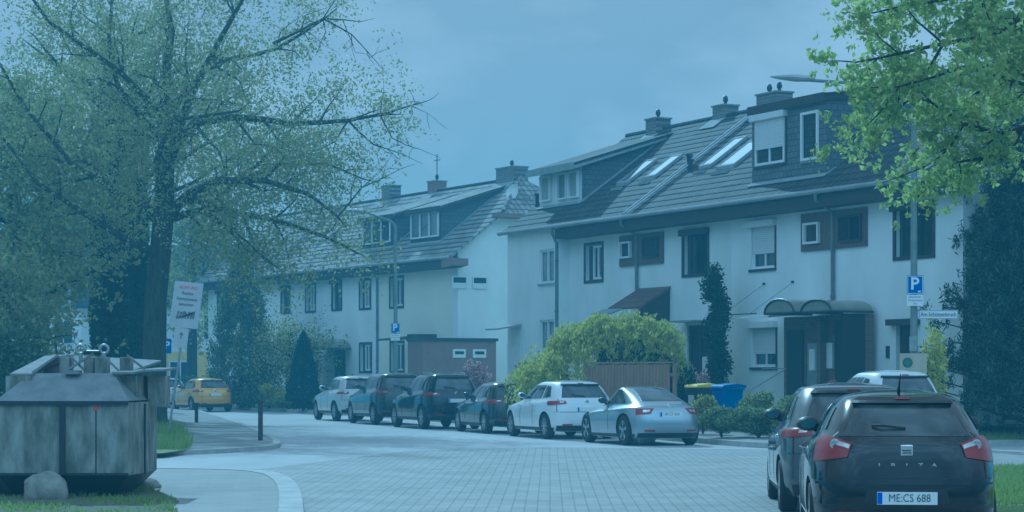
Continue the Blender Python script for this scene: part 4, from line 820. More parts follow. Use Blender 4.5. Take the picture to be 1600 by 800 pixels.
shrub(790, 70, .2, 70, 1.1, M['leafyellow'], 3500, .09, 'yellow green shrub above the dark hatchback', seed=26)
shrub(742, 73, .2, 62, 1.95, M['pink'], 2600, .1, 'pink blossoming magnolia bush in front of the red brown extension', seed=27)
shrub(1455, 47.9, .2, 44, 2.9, M['leafyellow'], 1500, .1, 'tall yellow green forsythia right of the street lamp', seed=28)
shrub(700, 78, .2, 60, .9, M['hedge'], 2500, .1, 'low shrub at the corner of the gable garage', seed=29)
shrub(548, 87, .2, 34, 1.5, M['hedge'], 2500, .11, 'small round shrub by the arched porch', seed=30)
shrub(520, 86, .2, 34, .9, M['hedge'], 2200, .1, 'low shrub behind the white crossover', seed=31)
# weeping shrub: an arching yellow-green mound
def weeping():
    Y = 58.5; rng = np.random.default_rng(5); X0 = (975 - 800) * Y / 3400
    r = empty('weeping_shrub', (X0, Y, .3), 0, 'large weeping yellow green shrub arching over the wooden fence', 'shrub')
    prof = [(-3.1, 1.35), (-2.32, 1.73), (-1.98, 2.2), (-1.63, 2.5), (-1.29, 2.7), (-.77, 2.84), (-.26, 2.92), (.43, 2.92), (.95, 2.78), (1.29, 2.5), (1.45, 2.1)]
    px_ = np.array([a for a, b in prof]); pz = np.array([b for a, b in prof]) - .15; n = 30000
    ns = 1100; per = 32; n = ns * per; xs_ = rng.uniform(-2.8, 1.45, ns); ys_ = rng.normal(0, .75, ns); tp = np.interp(xs_, px_, pz) - ys_ * ys_ * .3 + rng.normal(0, .09, ns) + .08 * np.sin(xs_ * 7); ln_ = rng.uniform(.25, 1.2, ns) * np.where(xs_ < -1.2, 1.1, .78)
    x = np.repeat(xs_, per); y = np.repeat(ys_, per); dxs = np.repeat(rng.normal(-.05, .25, ns), per); f_ = rng.uniform(0, 1, n); hang = f_ * np.repeat(ln_, per); x = x + dxs * np.sqrt(f_) + rng.normal(0, .035, n); y = y + rng.normal(0, .04, n); z = np.repeat(tp, per) - hang * f_ - .05 * hang; k = (z > .1)
    p = np.stack([x, y, z], 1)[k]; leaf_mesh('foliage', p, .11, M['leafyellow'], r, 3, droop=(-.1, 0, -.9), aspect=.28)
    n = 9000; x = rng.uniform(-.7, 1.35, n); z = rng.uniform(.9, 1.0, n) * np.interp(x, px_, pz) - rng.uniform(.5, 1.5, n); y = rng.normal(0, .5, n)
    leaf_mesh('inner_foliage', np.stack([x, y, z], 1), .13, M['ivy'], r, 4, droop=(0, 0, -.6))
    mb = MB(); mb.tube([(.2, 0, -.3), (.1, 0, 1.2), (-.3, 0, 2.3)], [.09, .07, .04], 8)
    rr = random.Random(2)
    for i in range(16):
        a = rr.uniform(-2.2, 1.2); mb.tube([(.1, 0, 1.2), (a * .5, rr.uniform(-.3, .3), np.interp(a * .5, px_, pz) - .15), (a, rr.uniform(-.6, .6), np.interp(a, px_, pz) - .15), (a * 1.05, rr.uniform(-.7, .7), np.interp(a, px_, pz) - .9)], [.03, .02, .012, .005], 5)
    mb.build('trunk', M['bark'], r)
weeping()
# cone shapes
def cone_tree(px, Y, zb, rad, H_, m, n, ls, label, name, seed, pw=1.0, core=True, lump=.18, cat='conifer', belly=.12):
    r = empty(name, ((px - 800) * Y / 3400, Y, zb), 0, label, cat); rng = np.random.default_rng(seed)
    if lump > .1:
        kc = n // 42; tc_ = np.repeat(rng.uniform(0, 1, kc) ** 1.3, 42); ac = np.repeat(rng.uniform(0, 6.283, kc), 42); qc = rad * (1 - tc_) ** pw * np.clip(tc_ / belly, .6, 1) * np.repeat(rng.uniform(.55, 1.12, kc), 42)
        up_ = rng.exponential(.16, kc * 42); P_ = np.stack([qc * np.cos(ac), qc * np.sin(ac), .1 + tc_ * H_ * .97], 1) + rng.normal(0, .1, (kc * 42, 3)) + np.stack([np.cos(ac) * up_ * .4, np.sin(ac) * up_ * .4, up_], 1)
        leaf_mesh('foliage', P_, ls, m, r, seed, droop=(0, 0, .7), aspect=.45); mb = MB(); mb.tube([(0, 0, -.1), (0, 0, H_ * .6), (0, 0, H_ * .96)], [rad * .09, rad * .05, .01], 7); mb.build('trunk', M['barkdark'], r); return r
    t = rng.uniform(0, 1, n) ** 1.25; a = rng.uniform(0, 2 * np.pi, n); rr_ = rad * (1 - t) ** pw * np.clip(t / belly, .55, 1)
    bump = 1 + lump * np.sin(a * 5 + t * 17 + seed) * np.sin(t * 31 + a * 3) + rng.normal(0, lump * .35, n); q = rr_ * bump * (1 - .3 * rng.random(n) ** 2)
    p = np.stack([q * np.cos(a), q * np.sin(a), .05 + t * H_ + rng.normal(0, .04, n)], 1); leaf_mesh('foliage', p, ls, m, r, seed, droop=None)
    mb = MB(); mb.tube([(0, 0, -.1), (0, 0, H_ * .6), (0, 0, H_ * .96)], [rad * .09, rad * .05, .01], 7); mb.build('trunk', M['barkdark'], r)
    return r
cone_tree(474, 90.5, .2, .8, 3.1, M['yew'], 16000, .09, 'smooth dark clipped cone beside the white crossover', 'topiary_cone', 1, pw=.62, lump=.03, cat='topiary')
cone_tree(378, 98, .2, 1.65, 6.9, M['thuja'], 34000, .13, 'tall bushy green conifer in front of the far houses', 'conifer_tree', 2, pw=.7, lump=.25)
# ------------------------------------------------------------------ trees
def norm(v): return v / (np.linalg.norm(v) + 1e-9)
class Tree:
    def __init__(s, seed): s.rng = np.random.default_rng(seed); s.mb = MB(); s.leafp = []; s.tips = []
    def limb(s, pts, r0, r1, depth, dens=1., lenf=.42, leafless=False, up=.15, side_from=.2):
        """tube along pts, then spawn side branches"""
        pts = [np.array(p, float) for p in pts]; k = len(pts)
        # resample with wiggle
        out = [pts[0]]
        for i in range(k - 1):
            L_ = np.linalg.norm(pts[i + 1] - pts[i]); n = max(2, int(L_ / .7))
            for j in range(1, n + 1): out.append(pts[i] + (pts[i + 1] - pts[i]) * j / n + s.rng.normal(0, .035 * L_ / n * (j < n), 3))
        n = len(out); rad = [r0 + (r1 - r0) * (i / (n - 1)) ** .8 for i in range(n)]
        s.mb.tube([tuple(p) for p in out], rad, 7 if r0 > .08 else 4, caps=False)
        total = sum(np.linalg.norm(out[i + 1] - out[i]) for i in range(n - 1))
        if depth <= 0:
            if not leafless: 
                for i in range(1, n): s.leafp.append((out[i], .35))
                s.leafp.append((out[-1], .3))
            return
        nb = max(2, int(total * dens))
        for b in range(nb):
            t = side_from + (1 - side_from) * (b + s.rng.random()) / nb; i = min(n - 2, int(t * (n - 1))); base = out[i]; d_ = norm(out[i + 1] - out[i])
            rd = s.rng.normal(size=3); rd -= d_ * rd.dot(d_); rd = norm(rd); nd = norm(d_ * .55 + rd * .8 + np.array([0, 0, up])); L_ = total * lenf * s.rng.uniform(.5, 1.2) * (1.15 - .6 * t)
            L_ = max(L_, .5); mid = base + nd * L_ * .5 + s.rng.normal(0, .05 * L_, 3); end = base + norm(nd + s.rng.normal(0, .25, 3) + np.array([0, 0, up * .4])) * L_
            s.limb([base, mid, end], rad[i] * .55 + .004, .006, depth - 1, dens * 1.15, lenf * 1.0, leafless, up, .15)
        s.limb([out[-1], out[-1] + norm(out[-1] - out[-2]) * .5 + s.rng.normal(0, .1, 3)], r1, .005, 0, leafless=leafless)
    def finish(s, name, loc, label, leafm, per, ls, bark, cat='tree', spread=.35, seed=1, keep=1., group=None):
        r = empty(name, loc, 0, label, cat, group); s.mb.build('trunk', bark, r, smooth=True)
        P = np.array([p for p, _ in s.leafp]); 
        if keep < 1: P = P[s.rng.random(len(P)) < keep]
        k_ = max(2, per // 6); Cc = np.repeat(P, k_, 0) + s.rng.normal(0, spread, (len(P) * k_, 3)); Q = np.repeat(Cc, 7, 0) + s.rng.normal(0, spread * .24, (len(Cc) * 7, 3)); leaf_mesh('crown', Q, ls, leafm, r, seed); print(name, 'leaves', len(Q)); s.Q = Q
        return r
def rel(px, py, s_, bx, by, dy=0): return ((px - bx) / s_, dy, (by - py) / s_)
# the big spring tree at the left
S = 54.4; bx, by = 240, 672; T = Tree(7)
Rl = lambda px, py, dy=0: rel(px, py, S, bx, by, dy)
T.mb.tube([Rl(240, 680), Rl(239, 655), Rl(241, 560), Rl(243, 470), Rl(250, 400), Rl(256, 330), Rl(258, 260), Rl(262, 180)], [.6, .42, .34, .32, .31, .3, .26, .2], 14)
BL = [([Rl(262, 185), Rl(258, 110), Rl(268, 50), Rl(250, -40, .5)], .2, .05), ([Rl(258, 270), Rl(290, 200, -1), Rl(330, 120, -1.5), Rl(380, 40, -2), Rl(420, -30, -2)], .16, .03),
      ([Rl(258, 250, 0), Rl(300, 190, .4), Rl(360, 178, .8), Rl(450, 187, 1), Rl(540, 182, 1), Rl(600, 172, 1)], .15, .035), ([Rl(256, 345), Rl(300, 305, -.5), Rl(350, 287, -1), Rl(420, 288, -1.3), Rl(490, 310, -1.5), Rl(535, 345, -1.6)], .17, .03),
      ([Rl(256, 350), Rl(215, 320, .4), Rl(170, 300, .6), Rl(140, 260, .8), Rl(80, 215, 1)], .17, .03), ([Rl(260, 220), Rl(225, 190), Rl(190, 140, -.5), Rl(175, 60, -.5), Rl(185, -20, -1)], .13, .03),
      ([Rl(250, 400), Rl(210, 380, -1.2), Rl(150, 340, -2), Rl(90, 300, -2.5), Rl(40, 230, -3)], .13, .03), ([Rl(258, 300), Rl(262, 260, -2), Rl(300, 210, -3.5), Rl(400, 200, -4)], .12, .03),
      ([Rl(256, 320), Rl(300, 300, 2), Rl(380, 240, 3.5), Rl(440, 170, 4)], .13, .03), ([Rl(258, 240), Rl(220, 150, 2.5), Rl(130, 80, 3.5), Rl(80, 20, 4)], .13, .03), ([Rl(262, 180), Rl(320, 90, 1), Rl(420, 60, 2), Rl(500, 10, 2)], .12, .03),
      ([Rl(256, 350), Rl(320, 330, -.5), Rl(360, 360, -1), Rl(400, 400, -1.2)], .08, .02), ([Rl(240, 330), Rl(140, 270, -2.5), Rl(70, 180, -3), Rl(30, 110, -3)], .1, .03), ([Rl(262, 200), Rl(210, 130, -2), Rl(110, 60, -3), Rl(60, -10, -3)], .1, .03),
      ([Rl(256, 345), Rl(330, 322, .6), Rl(420, 340, 1), Rl(500, 365, 1.2), Rl(550, 390, 1.2)], .12, .025), ([Rl(300, 305, -.5), Rl(340, 340, -1.4), Rl(400, 385, -2), Rl(440, 420, -2)], .07, .02), ([Rl(330, 300, 1), Rl(420, 250, 1.6), Rl(500, 245, 2), Rl(560, 270, 2)], .09, .02),
      ([Rl(540, 182, 1), Rl(520, 215, 1), Rl(470, 240, .5)], .03, .01)]
for pts, a, b in BL: T.limb(pts, a * 1.1, b * 1.1, 2, 1.15, .36, up=.1)
TL = T
# bare twigs reaching right, over the sky
TB = T; n0 = len(T.leafp)
T.limb([Rl(600, 172, 1), Rl(640, 158, 1), Rl(668, 150, 1)], .035, .01, 2, 1.5, .7, leafless=True, up=0)
T.limb([Rl(540, 182, 1), Rl(580, 220, 1), Rl(625, 235, 1)], .035, .01, 2, 1.4, .5, leafless=True, up=-.1)
T.limb([Rl(535, 345, -1.6), Rl(570, 300, -1.4), Rl(630, 270, -1.2)], .03, .008, 2, 1.4, .5, leafless=True, up=-.1)
T.limb([Rl(590, 172, 1), Rl(610, 210, 1), Rl(655, 228, 1)], .025, .008, 2, 1.5, .6, leafless=True, up=0)
T.limb([Rl(500, 20, 1), Rl(545, 45, 1), Rl(590, 95, 1)], .03, .008, 2, 1.4, .5, leafless=True, up=-.1)
T.limb([Rl(420, 60, 1), Rl(500, 20, 1), Rl(560, 25, 1)], .05, .01, 2, 1.2, .5, leafless=True, up=.1)
T.finish('deciduous_tree', ((bx - 800) / S, 62.5, 0), 'big spreading tree with fresh spring leaves and a thick trunk behind the container', M['leafbig'], 38, .1, M['bark'], spread=.48, seed=9)
# two ivy-clad dark trunks behind it
def ivytree(px, Y, wpx, ytop, seed, label, crown):
    S_ = 3400 / Y; T = Tree(seed); rb = wpx / S_ / 2; Hh = (586 - ytop) / S_ + 1.58
    T.mb.tube([(0, 0, -.1), (0, 0, .4), (.05, 0, Hh * .4), (-.05, 0, Hh * .75), (0, 0, Hh)], [rb * 1.25, rb, rb * .92, rb * .75, rb * .4], 12)
    for i in range(crown):
        a = i * 2.4; z = Hh * (.6 + .4 * (i / crown)); L_ = (4.6 - 2.2 * i / crown) * T.rng.uniform(.8, 1.2); p0 = np.array([0, 0, z]); d_ = np.array([math.cos(a), math.sin(a) * .8, .45])
        T.limb([p0, p0 + d_ * L_ * .5, p0 + d_ * L_ * 1.0 + np.array([0, 0, .4])], .12, .03, 2, .85, .4, up=.1)
    r = T.finish('ivy_clad_tree', ((px - 800) / S_, Y, 0), label, M['leafbig'], 12, .13, M['barkdark'], spread=.5, seed=seed)
    n = 14000; rg = np.random.default_rng(seed); a = rg.uniform(0, 6.28, n); z = rg.uniform(.3, Hh * .8, n); q = rb * (1.0 + .25 * rg.random(n) + .1 * np.sin(z * 2 + a * 2)); leaf_mesh('ivy', np.stack([q * np.cos(a), q * np.sin(a), z], 1), .14, M['ivy'], r, seed)
ivytree(170, 74, 46, 60, 21, 'dark ivy covered trunk left of the big tree', 14)
ivytree(209, 80, 36, 110, 22, 'second dark ivy trunk directly behind the big trunk', 12)
def bushtree(px, Y, ytop, rad, seed, label, leafm, n_l, ls=.22, name='background_tree', low=.35):
    S_ = 3400 / Y; T = Tree(seed); Hh = (586 - ytop) / S_ + 1.58
    T.mb.tube([(0, 0, -.1), (0, 0, Hh * .5), (0, 0, Hh * .9)], [.3, .22, .06], 9)
    for i in range(n_l):
        a = i * 2.4 + seed; f_ = i / n_l; z = Hh * (low + (.95 - low) * f_); L_ = rad * math.sin(math.pi * (.25 + .7 * f_)) * T.rng.uniform(.75, 1.15); p0 = np.array([0, 0, z * .85]); d_ = np.array([math.cos(a), math.sin(a), .4])
        T.limb([p0, p0 + d_ * L_ * .5, p0 + d_ * L_], .09, .02, 2, .8, .42, up=.1)
    return T.finish(name, ((px - 800) / S_, Y, 0), label, leafm, 24, ls, M['barkdark'], spread=.5, seed=seed)
bushtree(20, 66, 60, 4.2, 31, 'leafy tree cut by the left edge of the picture', M['leafbig'], 16)
bushtree(0, 58, 395, 1.4, 32, 'light green bushy tree above the left end of the container', M['leafbig'], 13, .14, low=.2)
bushtree(300, 112, 250, 3.4, 33, 'pale tree crown behind the far roofs', M['leafbig'], 9, .2)
bushtree(70, 116, 215, 5.0, 34, 'tall tree crown far behind the narrow white house', M['leafdark'], 10, .22)
bushtree(455, 96, 505, 1.6, 36, 'small orange yellow budding tree beside the conifer', M['yellowfl'], 8, .12, 'young_tree')
# dark hedge at the far left
rng = np.random.default_rng(8); r = empty('tall_hedge', ((30 - 800) * 50 / 3400, 50, .09), 0, 'tall dark hedge behind the container at the left', 'hedge')
bl = [(x, rng.uniform(-.5, .5), z, .8, .8, .75) for x in np.arange(-3.2, -.1, .5) for z in (.5, 1.2, 2.0)] ; leaf_mesh('foliage', blob_pts(bl, 26000, rng), .13, M['leafdark'], r, 3)
mb = MB()
for i in range(8): mb.tube([(-3 + i * .55, 0, -.1), (-3 + i * .55, 0, 2.2)], [.05, .02], 5)
mb.build('stem', M['barkdark'], r)
# hedge and shrubs by the yellow car and lawn edge
for i, (px, Y, wp, h_, mm, lb) in enumerate(((505, 88, 44, .7, 'hedge', 'low pale ground plants right of the clipped cone'), (452, 93, 80, .5, 'hedge', 'low ground cover plants before the clipped cone'), (420, 95, 60, 1.1, 'leafyellow', 'bright yellow green plant at the foot of the conifer'), (390, 94, 40, .9, 'thuja', 'small green bush right of the mustard yellow car'), (300, 104, 60, 1.6, 'thuja', 'green bush behind the mustard yellow car'), (255, 102, 60, 1.5, 'leafdark', 'dark bush beyond the white car roof'))):
    shrub(px, Y, .15, wp, h_, M[mm], 3200, .11, lb, seed=50 + i, depth=.8)
# dark pine at the right
def pine(X, Y, zb, rad, H_, label):
    r = empty('pine_tree', (X, Y, zb), 0, label, 'conifer'); rng = np.random.default_rng(77); tf = []; mb = MB(); mb.tube([(0, 0, -.3), (0, 0, H_ * .5), (0, 0, H_)], [.22, .15, .03], 8)
    for i in range(250):
        f_ = i / 250; z = .15 + H_ * .97 * f_; L_ = rad * (1 - f_) ** .55 * rng.uniform(.75, 1.1); a = i * 2.4; d_ = np.array([math.cos(a), math.sin(a), .25]); p0 = np.array([0, 0, z]); end = p0 + d_ * L_
        mb.tube([tuple(p0), tuple(end)], [.035, .01], 4, caps=False)
        for j in range(7): t = .35 + .7 * (j + rng.random()) / 7; tf.append(p0 + (end - p0) * t + rng.normal(0, .16, 3))
    mb.build('trunk', M['barkdark'], r); P = np.array(tf); Q = np.repeat(P, 46, 0) + rng.normal(0, 1, (len(P) * 46, 3)) * np.array([.07, .07, .11]); leaf_mesh('needles', Q, .14, M['conifer'], r, 5, droop=(0, 0, .5), aspect=.25)
pine(12.25, 50.4, .2, 2.75, 7.6, 'big dark pine at the right beside the near end house')
pine(17.5, 56, .3, 3.4, 9.5, 'second dark pine at the right edge of the picture')
# overhanging maple at the top right; its trunk stands outside the picture
S = 3400 / 31.; T = Tree(41); X0 = 9.3; bxp = 800 + X0 * S; Rm = lambda px, py, dy=0: ((px + (45 if px < 1600 else 0) - bxp) / S, dy, 1.58 + (586 - py) / S)
T.mb.tube([(0, 0, -.1), (0, 0, 1.2), (-.1, 0, 3.6), (-.2, .1, 5.4), (-.1, 0, 8.5)], [.38, .28, .24, .2, .1], 12)
for pts, a, b in [([(-.15, 0, 4.6), Rm(1640, 20), Rm(1520, 50, -.2), Rm(1420, 75, -.4), Rm(1350, 92, -.5), Rm(1285, 105, -.5)], .07, .012), ([(-.15, 0, 4.2), Rm(1640, 190, .3), Rm(1520, 205, .2), Rm(1462, 192, .1), Rm(1410, 160), Rm(1368, 118)], .07, .015),
                  ([(-.15, 0, 5.0), Rm(1640, -10), Rm(1500, -15), Rm(1400, 5), Rm(1320, 20)], .06, .012), ([(-.15, 0, 3.8), Rm(1640, 260, .4), Rm(1540, 240, .3), Rm(1460, 250, .3), Rm(1420, 280, .3)], .06, .012),
                  ([(-.15, 0, 4.4), Rm(1640, 100, .8), Rm(1560, 110, .9), Rm(1480, 140, 1), Rm(1420, 210, 1)], .06, .012), ([(-.15, 0, 4.4), Rm(1640, 130, -.8), Rm(1540, 150, -1), Rm(1440, 120, -1), Rm(1340, 150, -1), Rm(1310, 190, -1)], .06, .01),
                  ([(-.15, 0, 5.5), Rm(1640, -60, .6), Rm(1500, -60, .8), Rm(1380, -30, .8)], .06, .012), ([(-.15, 0, 4.6), Rm(1640, 40, 1), Rm(1580, 60, 1.2), Rm(1510, 90, 1.3)], .05, .012), ([Rm(1462, 192, .1), Rm(1440, 230), Rm(1400, 260)], .03, .01), ([Rm(1420, 75, -.4), Rm(1370, 160, -.4), Rm(1330, 190, -.4)], .025, .008),
                  ([(-.1, 0, 5.5), (.5, 1, 6.5), (1.5, 2, 7.5)], .1, .02), ([(-.1, 0, 5), (1.2, 0, 5.5), (2.5, 0, 6)], .1, .02)]:
    T.limb(pts, a, b, 1, 1.9, .2, up=-.05, side_from=.3)
r = T.finish('maple_tree', (X0, 31, 0), 'maple with fresh green leaves and yellow blossom overhanging the top right', M['leafmaple'], 36, .1, M['barkdark'], spread=.15, seed=4, keep=.9)
Qb = T.Q[np.random.default_rng(2).random(len(T.Q)) < .16]; Qb = Qb[(Qb[:, 2] > 4.6) | (np.random.default_rng(3).random(len(Qb)) < .15)]; rg6 = np.random.default_rng(6); Cb = Qb[rg6.integers(0, len(Qb), 260)]; Cb = Cb[rg6.random(len(Cb)) < np.clip((Cb[:, 2] - 4.4) / 2.0, .1, 1)]; Qb = np.repeat(Cb, 45, 0) + rg6.normal(0, .075, (len(Cb) * 45, 3)); leaf_mesh('blossom', Qb, .07, M['blossom'], r, 12)

# ------------------------------------------------------------------ cars
class Car:
    """body as stacked plan-view rings: level = (z_rear, z_front, x_rear, x_front, half_width, n)"""
    def __init__(s, levels): s.L = levels
    def par(s, v):
        L = s.L; v = max(0., min(v, len(L) - 1.0001)); i = int(v); t = v - i
        p0, p1, p2, p3 = L[max(i - 1, 0)], L[i], L[i + 1], L[min(i + 2, len(L) - 1)]
        if i in s.hard or i + 1 in s.hard: return [a + (b - a) * t for a, b in zip(p1, p2)]
        return [.5 * (2 * b + (c_ - a) * t + (2 * a - 5 * b + 4 * c_ - d_) * t * t + (3 * b - a - 3 * c_ + d_) * t ** 3) for a, b, c_, d_ in zip(p0, p1, p2, p3)]
    hard = ()
    def S(s, q, v):
        if abs(q) > 3: q = -math.copysign(6 - abs(q), q)
        zr, zf, xr, xf, b, n = s.par(v); a = (xf - xr) / 2; xc = (xf + xr) / 2; c_ = 2 ** (-1 / n); sg = 1 if q >= 0 else -1; q = abs(q)
        if q <= 1: y = c_ * b * q; x = xc - a * (1 - (y / b) ** n) ** (1 / n)
        elif q <= 2: xx = a * c_ * (2 * (q - 1) - 1); x = xc + xx; y = b * (1 - abs(xx / a) ** n) ** (1 / n)
        else: y = c_ * b * (3 - q); x = xc + a * (1 - (y / b) ** n) ** (1 / n)
        tt = (x - xr) / max(xf - xr, 1e-6); return Vector((x, y * sg, zr + (zf - zr) * tt))
    def nrm(s, q, v):
        e = .02; a = s.S(q + e, v) - s.S(q - e, v); b = s.S(q, min(v + e, len(s.L) - 1.01)) - s.S(q, v - e); n = a.cross(b)
        if n.length < 1e-9: return Vector((0, 0, 1))
        n.normalize(); c_ = Vector((sum(s.L[2][2:4]) / 2, 0, .7)); p = s.S(q, v)
        return n if n.dot(p - c_) > 0 else -n
    def body(s):
        m = MB(); qs = [-3 + 6 * i / 108 for i in range(108)]; vs_ = []; nv = (len(s.L) - 1) * 4 + 1
        for j in range(nv):
            for q in qs: vs_.append(s.S(q if q != -3 else 3, min(j / 4, len(s.L) - 1.0001)))
        n = len(qs); fs = [(j * n + i, j * n + (i + 1) % n, (j + 1) * n + (i + 1) % n, (j + 1) * n + i) for j in range(nv - 1) for i in range(n)]
        fs += [tuple(range(n))[::-1], tuple(range((nv - 1) * n, nv * n))]; m.add(vs_, fs); return m
    def patch(s, qa, va, nq=14, nv=6, off=.006, mi=None, m=None):
        """qa = (q0bottom,q1bottom,q1top,q0top), va = matching v"""
        m = m or MB(); vs_ = []
        for j in range(nv + 1):
            t = j / nv
            for i in range(nq + 1):
                u = i / nq; q = (qa[0] * (1 - u) + qa[1] * u) * (1 - t) + (qa[3] * (1 - u) + qa[2] * u) * t; v = (va[0] * (1 - u) + va[1] * u) * (1 - t) + (va[3] * (1 - u) + va[2] * u) * t
                vs_.append(s.S(q, v) + s.nrm(q, v) * off)
        w_ = nq + 1; m.add(vs_, [(j * w_ + i, j * w_ + i + 1, (j + 1) * w_ + i + 1, (j + 1) * w_ + i) for j in range(nv) for i in range(nq)], mi)
        # rim so that the patch has thickness
        bnd = [i for i in range(w_)] + [j * w_ + nq for j in range(1, nv + 1)] + [nv * w_ + i for i in range(nq - 1, -1, -1)] + [j * w_ for j in range(nv - 1, 0, -1)]
        c_ = Vector((sum(s.L[2][2:4]) / 2, 0, .7)); k = len(bnd); P = [vs_[b] for b in bnd]; Q = [p - (p - c_).normalized() * (off + .01) for p in P]
        m.add(P + Q, [(i, (i + 1) % k, k + (i + 1) % k, k + i) for i in range(k)], mi); return m
def make_car(kind, L_, W_, H_, col, X, Y, hd, label, plate='', wheelr=.31, wb=(.75, None), coupe=False, suv=False, group='cars parked in a row along the kerb', rimc='rim', detail=False, roofrail=False, plain_z=0., name='parked_car', sedan=False):
    b = W_ / 2; Z = H_ / 1.45; r = empty(name, (X, Y, plain_z), math.atan2(hd[1], hd[0]), label, 'car', group); s_ = .06 if suv else 0
    if coupe:
        lv = [(.17, .17, .2, L_ - .2, b * .93, 6), (.3, .26, .05, L_ - .05, b * .98, 5), (.5, .45, .0, L_, b, 4.5), (.68, .58, .04, L_ - .05, b, 4.5), (.84, .66, .12, L_ - .18, b * .97, 4.5), (.9, .7, .2, L_ - .4, b * .9, 4.5),
              (.93, .86, .34, L_ - 1.25, b * .8, 5), (1.12, 1.1, .95, L_ - 1.65, b * .68, 4.5), (1.27, 1.26, 1.55, L_ - 2.0, b * .58, 4), (1.31, 1.31, 1.85, L_ - 2.2, b * .4, 3.5), (1.315, 1.315, 2.0, L_ - 2.35, b * .12, 3)]
    else:
        rr_ = .5 if not suv else .38
        if sedan: rr_ = .62
        lv = [(.2 + s_, .2 + s_, .2, L_ - .2, b * .93, 6), (.33 + s_, .3 + s_, .03, L_ - .05, b * .985, 6), (.5 + s_, .48 + s_, .0, L_, b, 5.5), (.7 * Z, .62 * Z, .02, L_ - .03, b, 5.5), (.9 * Z, .74 * Z, .07, L_ - .14, b * .985, 5.5),
              (.97 * Z, .8 * Z, .12, L_ - .32, b * .945, 5), (1.0 * Z, .93 * Z, .15, L_ - 1.12, b * .885, 5.5), (1.2 * Z, 1.18 * Z, .15 + rr_ * .42, L_ - 1.58, b * .79, 5), (1.345 * Z, 1.345 * Z, .15 + rr_ * .8, L_ - 1.98, b * .69, 4.5), (1.41 * Z, 1.41 * Z, .15 + rr_ * 1.05, L_ - 2.15, b * .56, 4), (1.45 * Z, 1.45 * Z, .15 + rr_ * 2.1, L_ - 2.6, b * .22, 3)]
        if detail:
            lv[4:9] = [(.93, .78, .06, L_ - .16, b * .99, 4.5), (1.03, .84, .12, L_ - .34, b * .95, 4.2), (1.08, .97, .17, L_ - 1.1, b * .86, 4.2), (1.2, 1.18, .32, L_ - 1.5, b * .77, 4), (1.335, 1.335, .55, L_ - 1.98, b * .655, 3.8)]; lv[9] = (1.4, 1.4, .72, L_ - 2.15, b * .53, 3.5)
    c = Car(lv); c.hard = (6,) if not detail else (); m = c.body(); body = m.build('body', [col, M['carblack']], r, smooth=True)
    xw = [wb[0], (wb[1] or L_ - .82)]; R_ = wheelr
    cut = MB()
    for x in xw:
        for sy in (-1, 1): cut.lathe([(0, -.3), (R_ + .05, -.3), (R_ + .05, .3), (0, .3)], (x, sy * (b - .02), R_), (0, 1, 0), 28)
    cm = bpy.data.meshes.new('cut'); cm.from_pydata(cut.v, [], cut.f); cm.materials.append(col); cm.materials.append(M['carblack']); cm.polygons.foreach_set('material_index', [1] * len(cut.f))
    bmx = bmesh.new(); bmx.from_mesh(cm); bmesh.ops.remove_doubles(bmx, verts=bmx.verts, dist=1e-5); bmesh.ops.recalc_face_normals(bmx, faces=bmx.faces); bmx.to_mesh(cm); bmx.free()
    bmx = bmesh.new(); bmx.from_mesh(body.data); bmesh.ops.recalc_face_normals(bmx, faces=bmx.faces); bmx.to_mesh(body.data); bmx.free()
    co = bpy.data.objects.new('cut', cm); C.objects.link(co); co.parent = r
    md = body.modifiers.new('b', 'BOOLEAN'); md.object = co; md.operation = 'DIFFERENCE'; md.solver = 'EXACT'
    dg = bpy.context.evaluated_depsgraph_get(); dg.update(); nm = bpy.data.meshes.new_from_object(body.evaluated_get(dg)); body.modifiers.clear(); body.data = nm; nm.name = 'body'; bpy.data.objects.remove(co)
    nm.set_sharp_from_angle(angle=R(32))
    for x in xw:
        for sy in (-1, 1):
            w = MB(); cy = sy * (b - .12); w.lathe([(R_ * .66, -.1), (R_ * .9, -.1), (R_, -.07), (R_, .07), (R_ * .9, .1), (R_ * .66, .1)], (x, cy, R_), (0, 1, 0), 28); wo = w.build('wheel', M['tyre'], r, smooth=True)
            w = MB(); w.lathe([(R_ * .68, -.085), (R_ * .68, .095), (R_ * .62, .095), (R_ * .6, .03), (0, .03)], (x, cy, R_), (0, sy, 0), 24); w.build('wheel_dish', M['hub'], wo, smooth=True)
            w = MB(); o_ = cy + sy * .075
            for k in range(5):
                a = R(72 * k + 18); u_ = Vector((math.cos(a), 0, math.sin(a))); t_ = Vector((-math.sin(a), 0, math.cos(a))); ce = Vector((x, o_, R_))
                for sp in (-.3, .3) if not coupe else (-.12, .12):
                    u2 = Vector((math.cos(a + sp), 0, math.sin(a + sp))); A = ce + t_ * .02 + u_ * .04; 
                    w.prism([tuple(ce + u_ * .03 - t_ * .018), tuple(ce + u2 * R_ * .64 - t_ * .02), tuple(ce + u2 * R_ * .64 + t_ * .02), tuple(ce + u_ * .03 + t_ * .018)], (0, sy * .022, 0))
            w.lathe([(0, .03), (.05, .03), (.05, 0)], (x, o_, R_), (0, sy, 0), 12); w.lathe([(R_ * .69, -.01), (R_ * .69, .02), (R_ * .6, .02), (R_ * .6, -.01)], (x, o_, R_), (0, sy, 0), 24); w.build('rim', M[rimc], wo)
    G = M['carglass']
    if coupe: gq = dict(rw=(.78, 6.35, 8.1), side0=(1.35, 1.6), side=(1.02, 1.9))
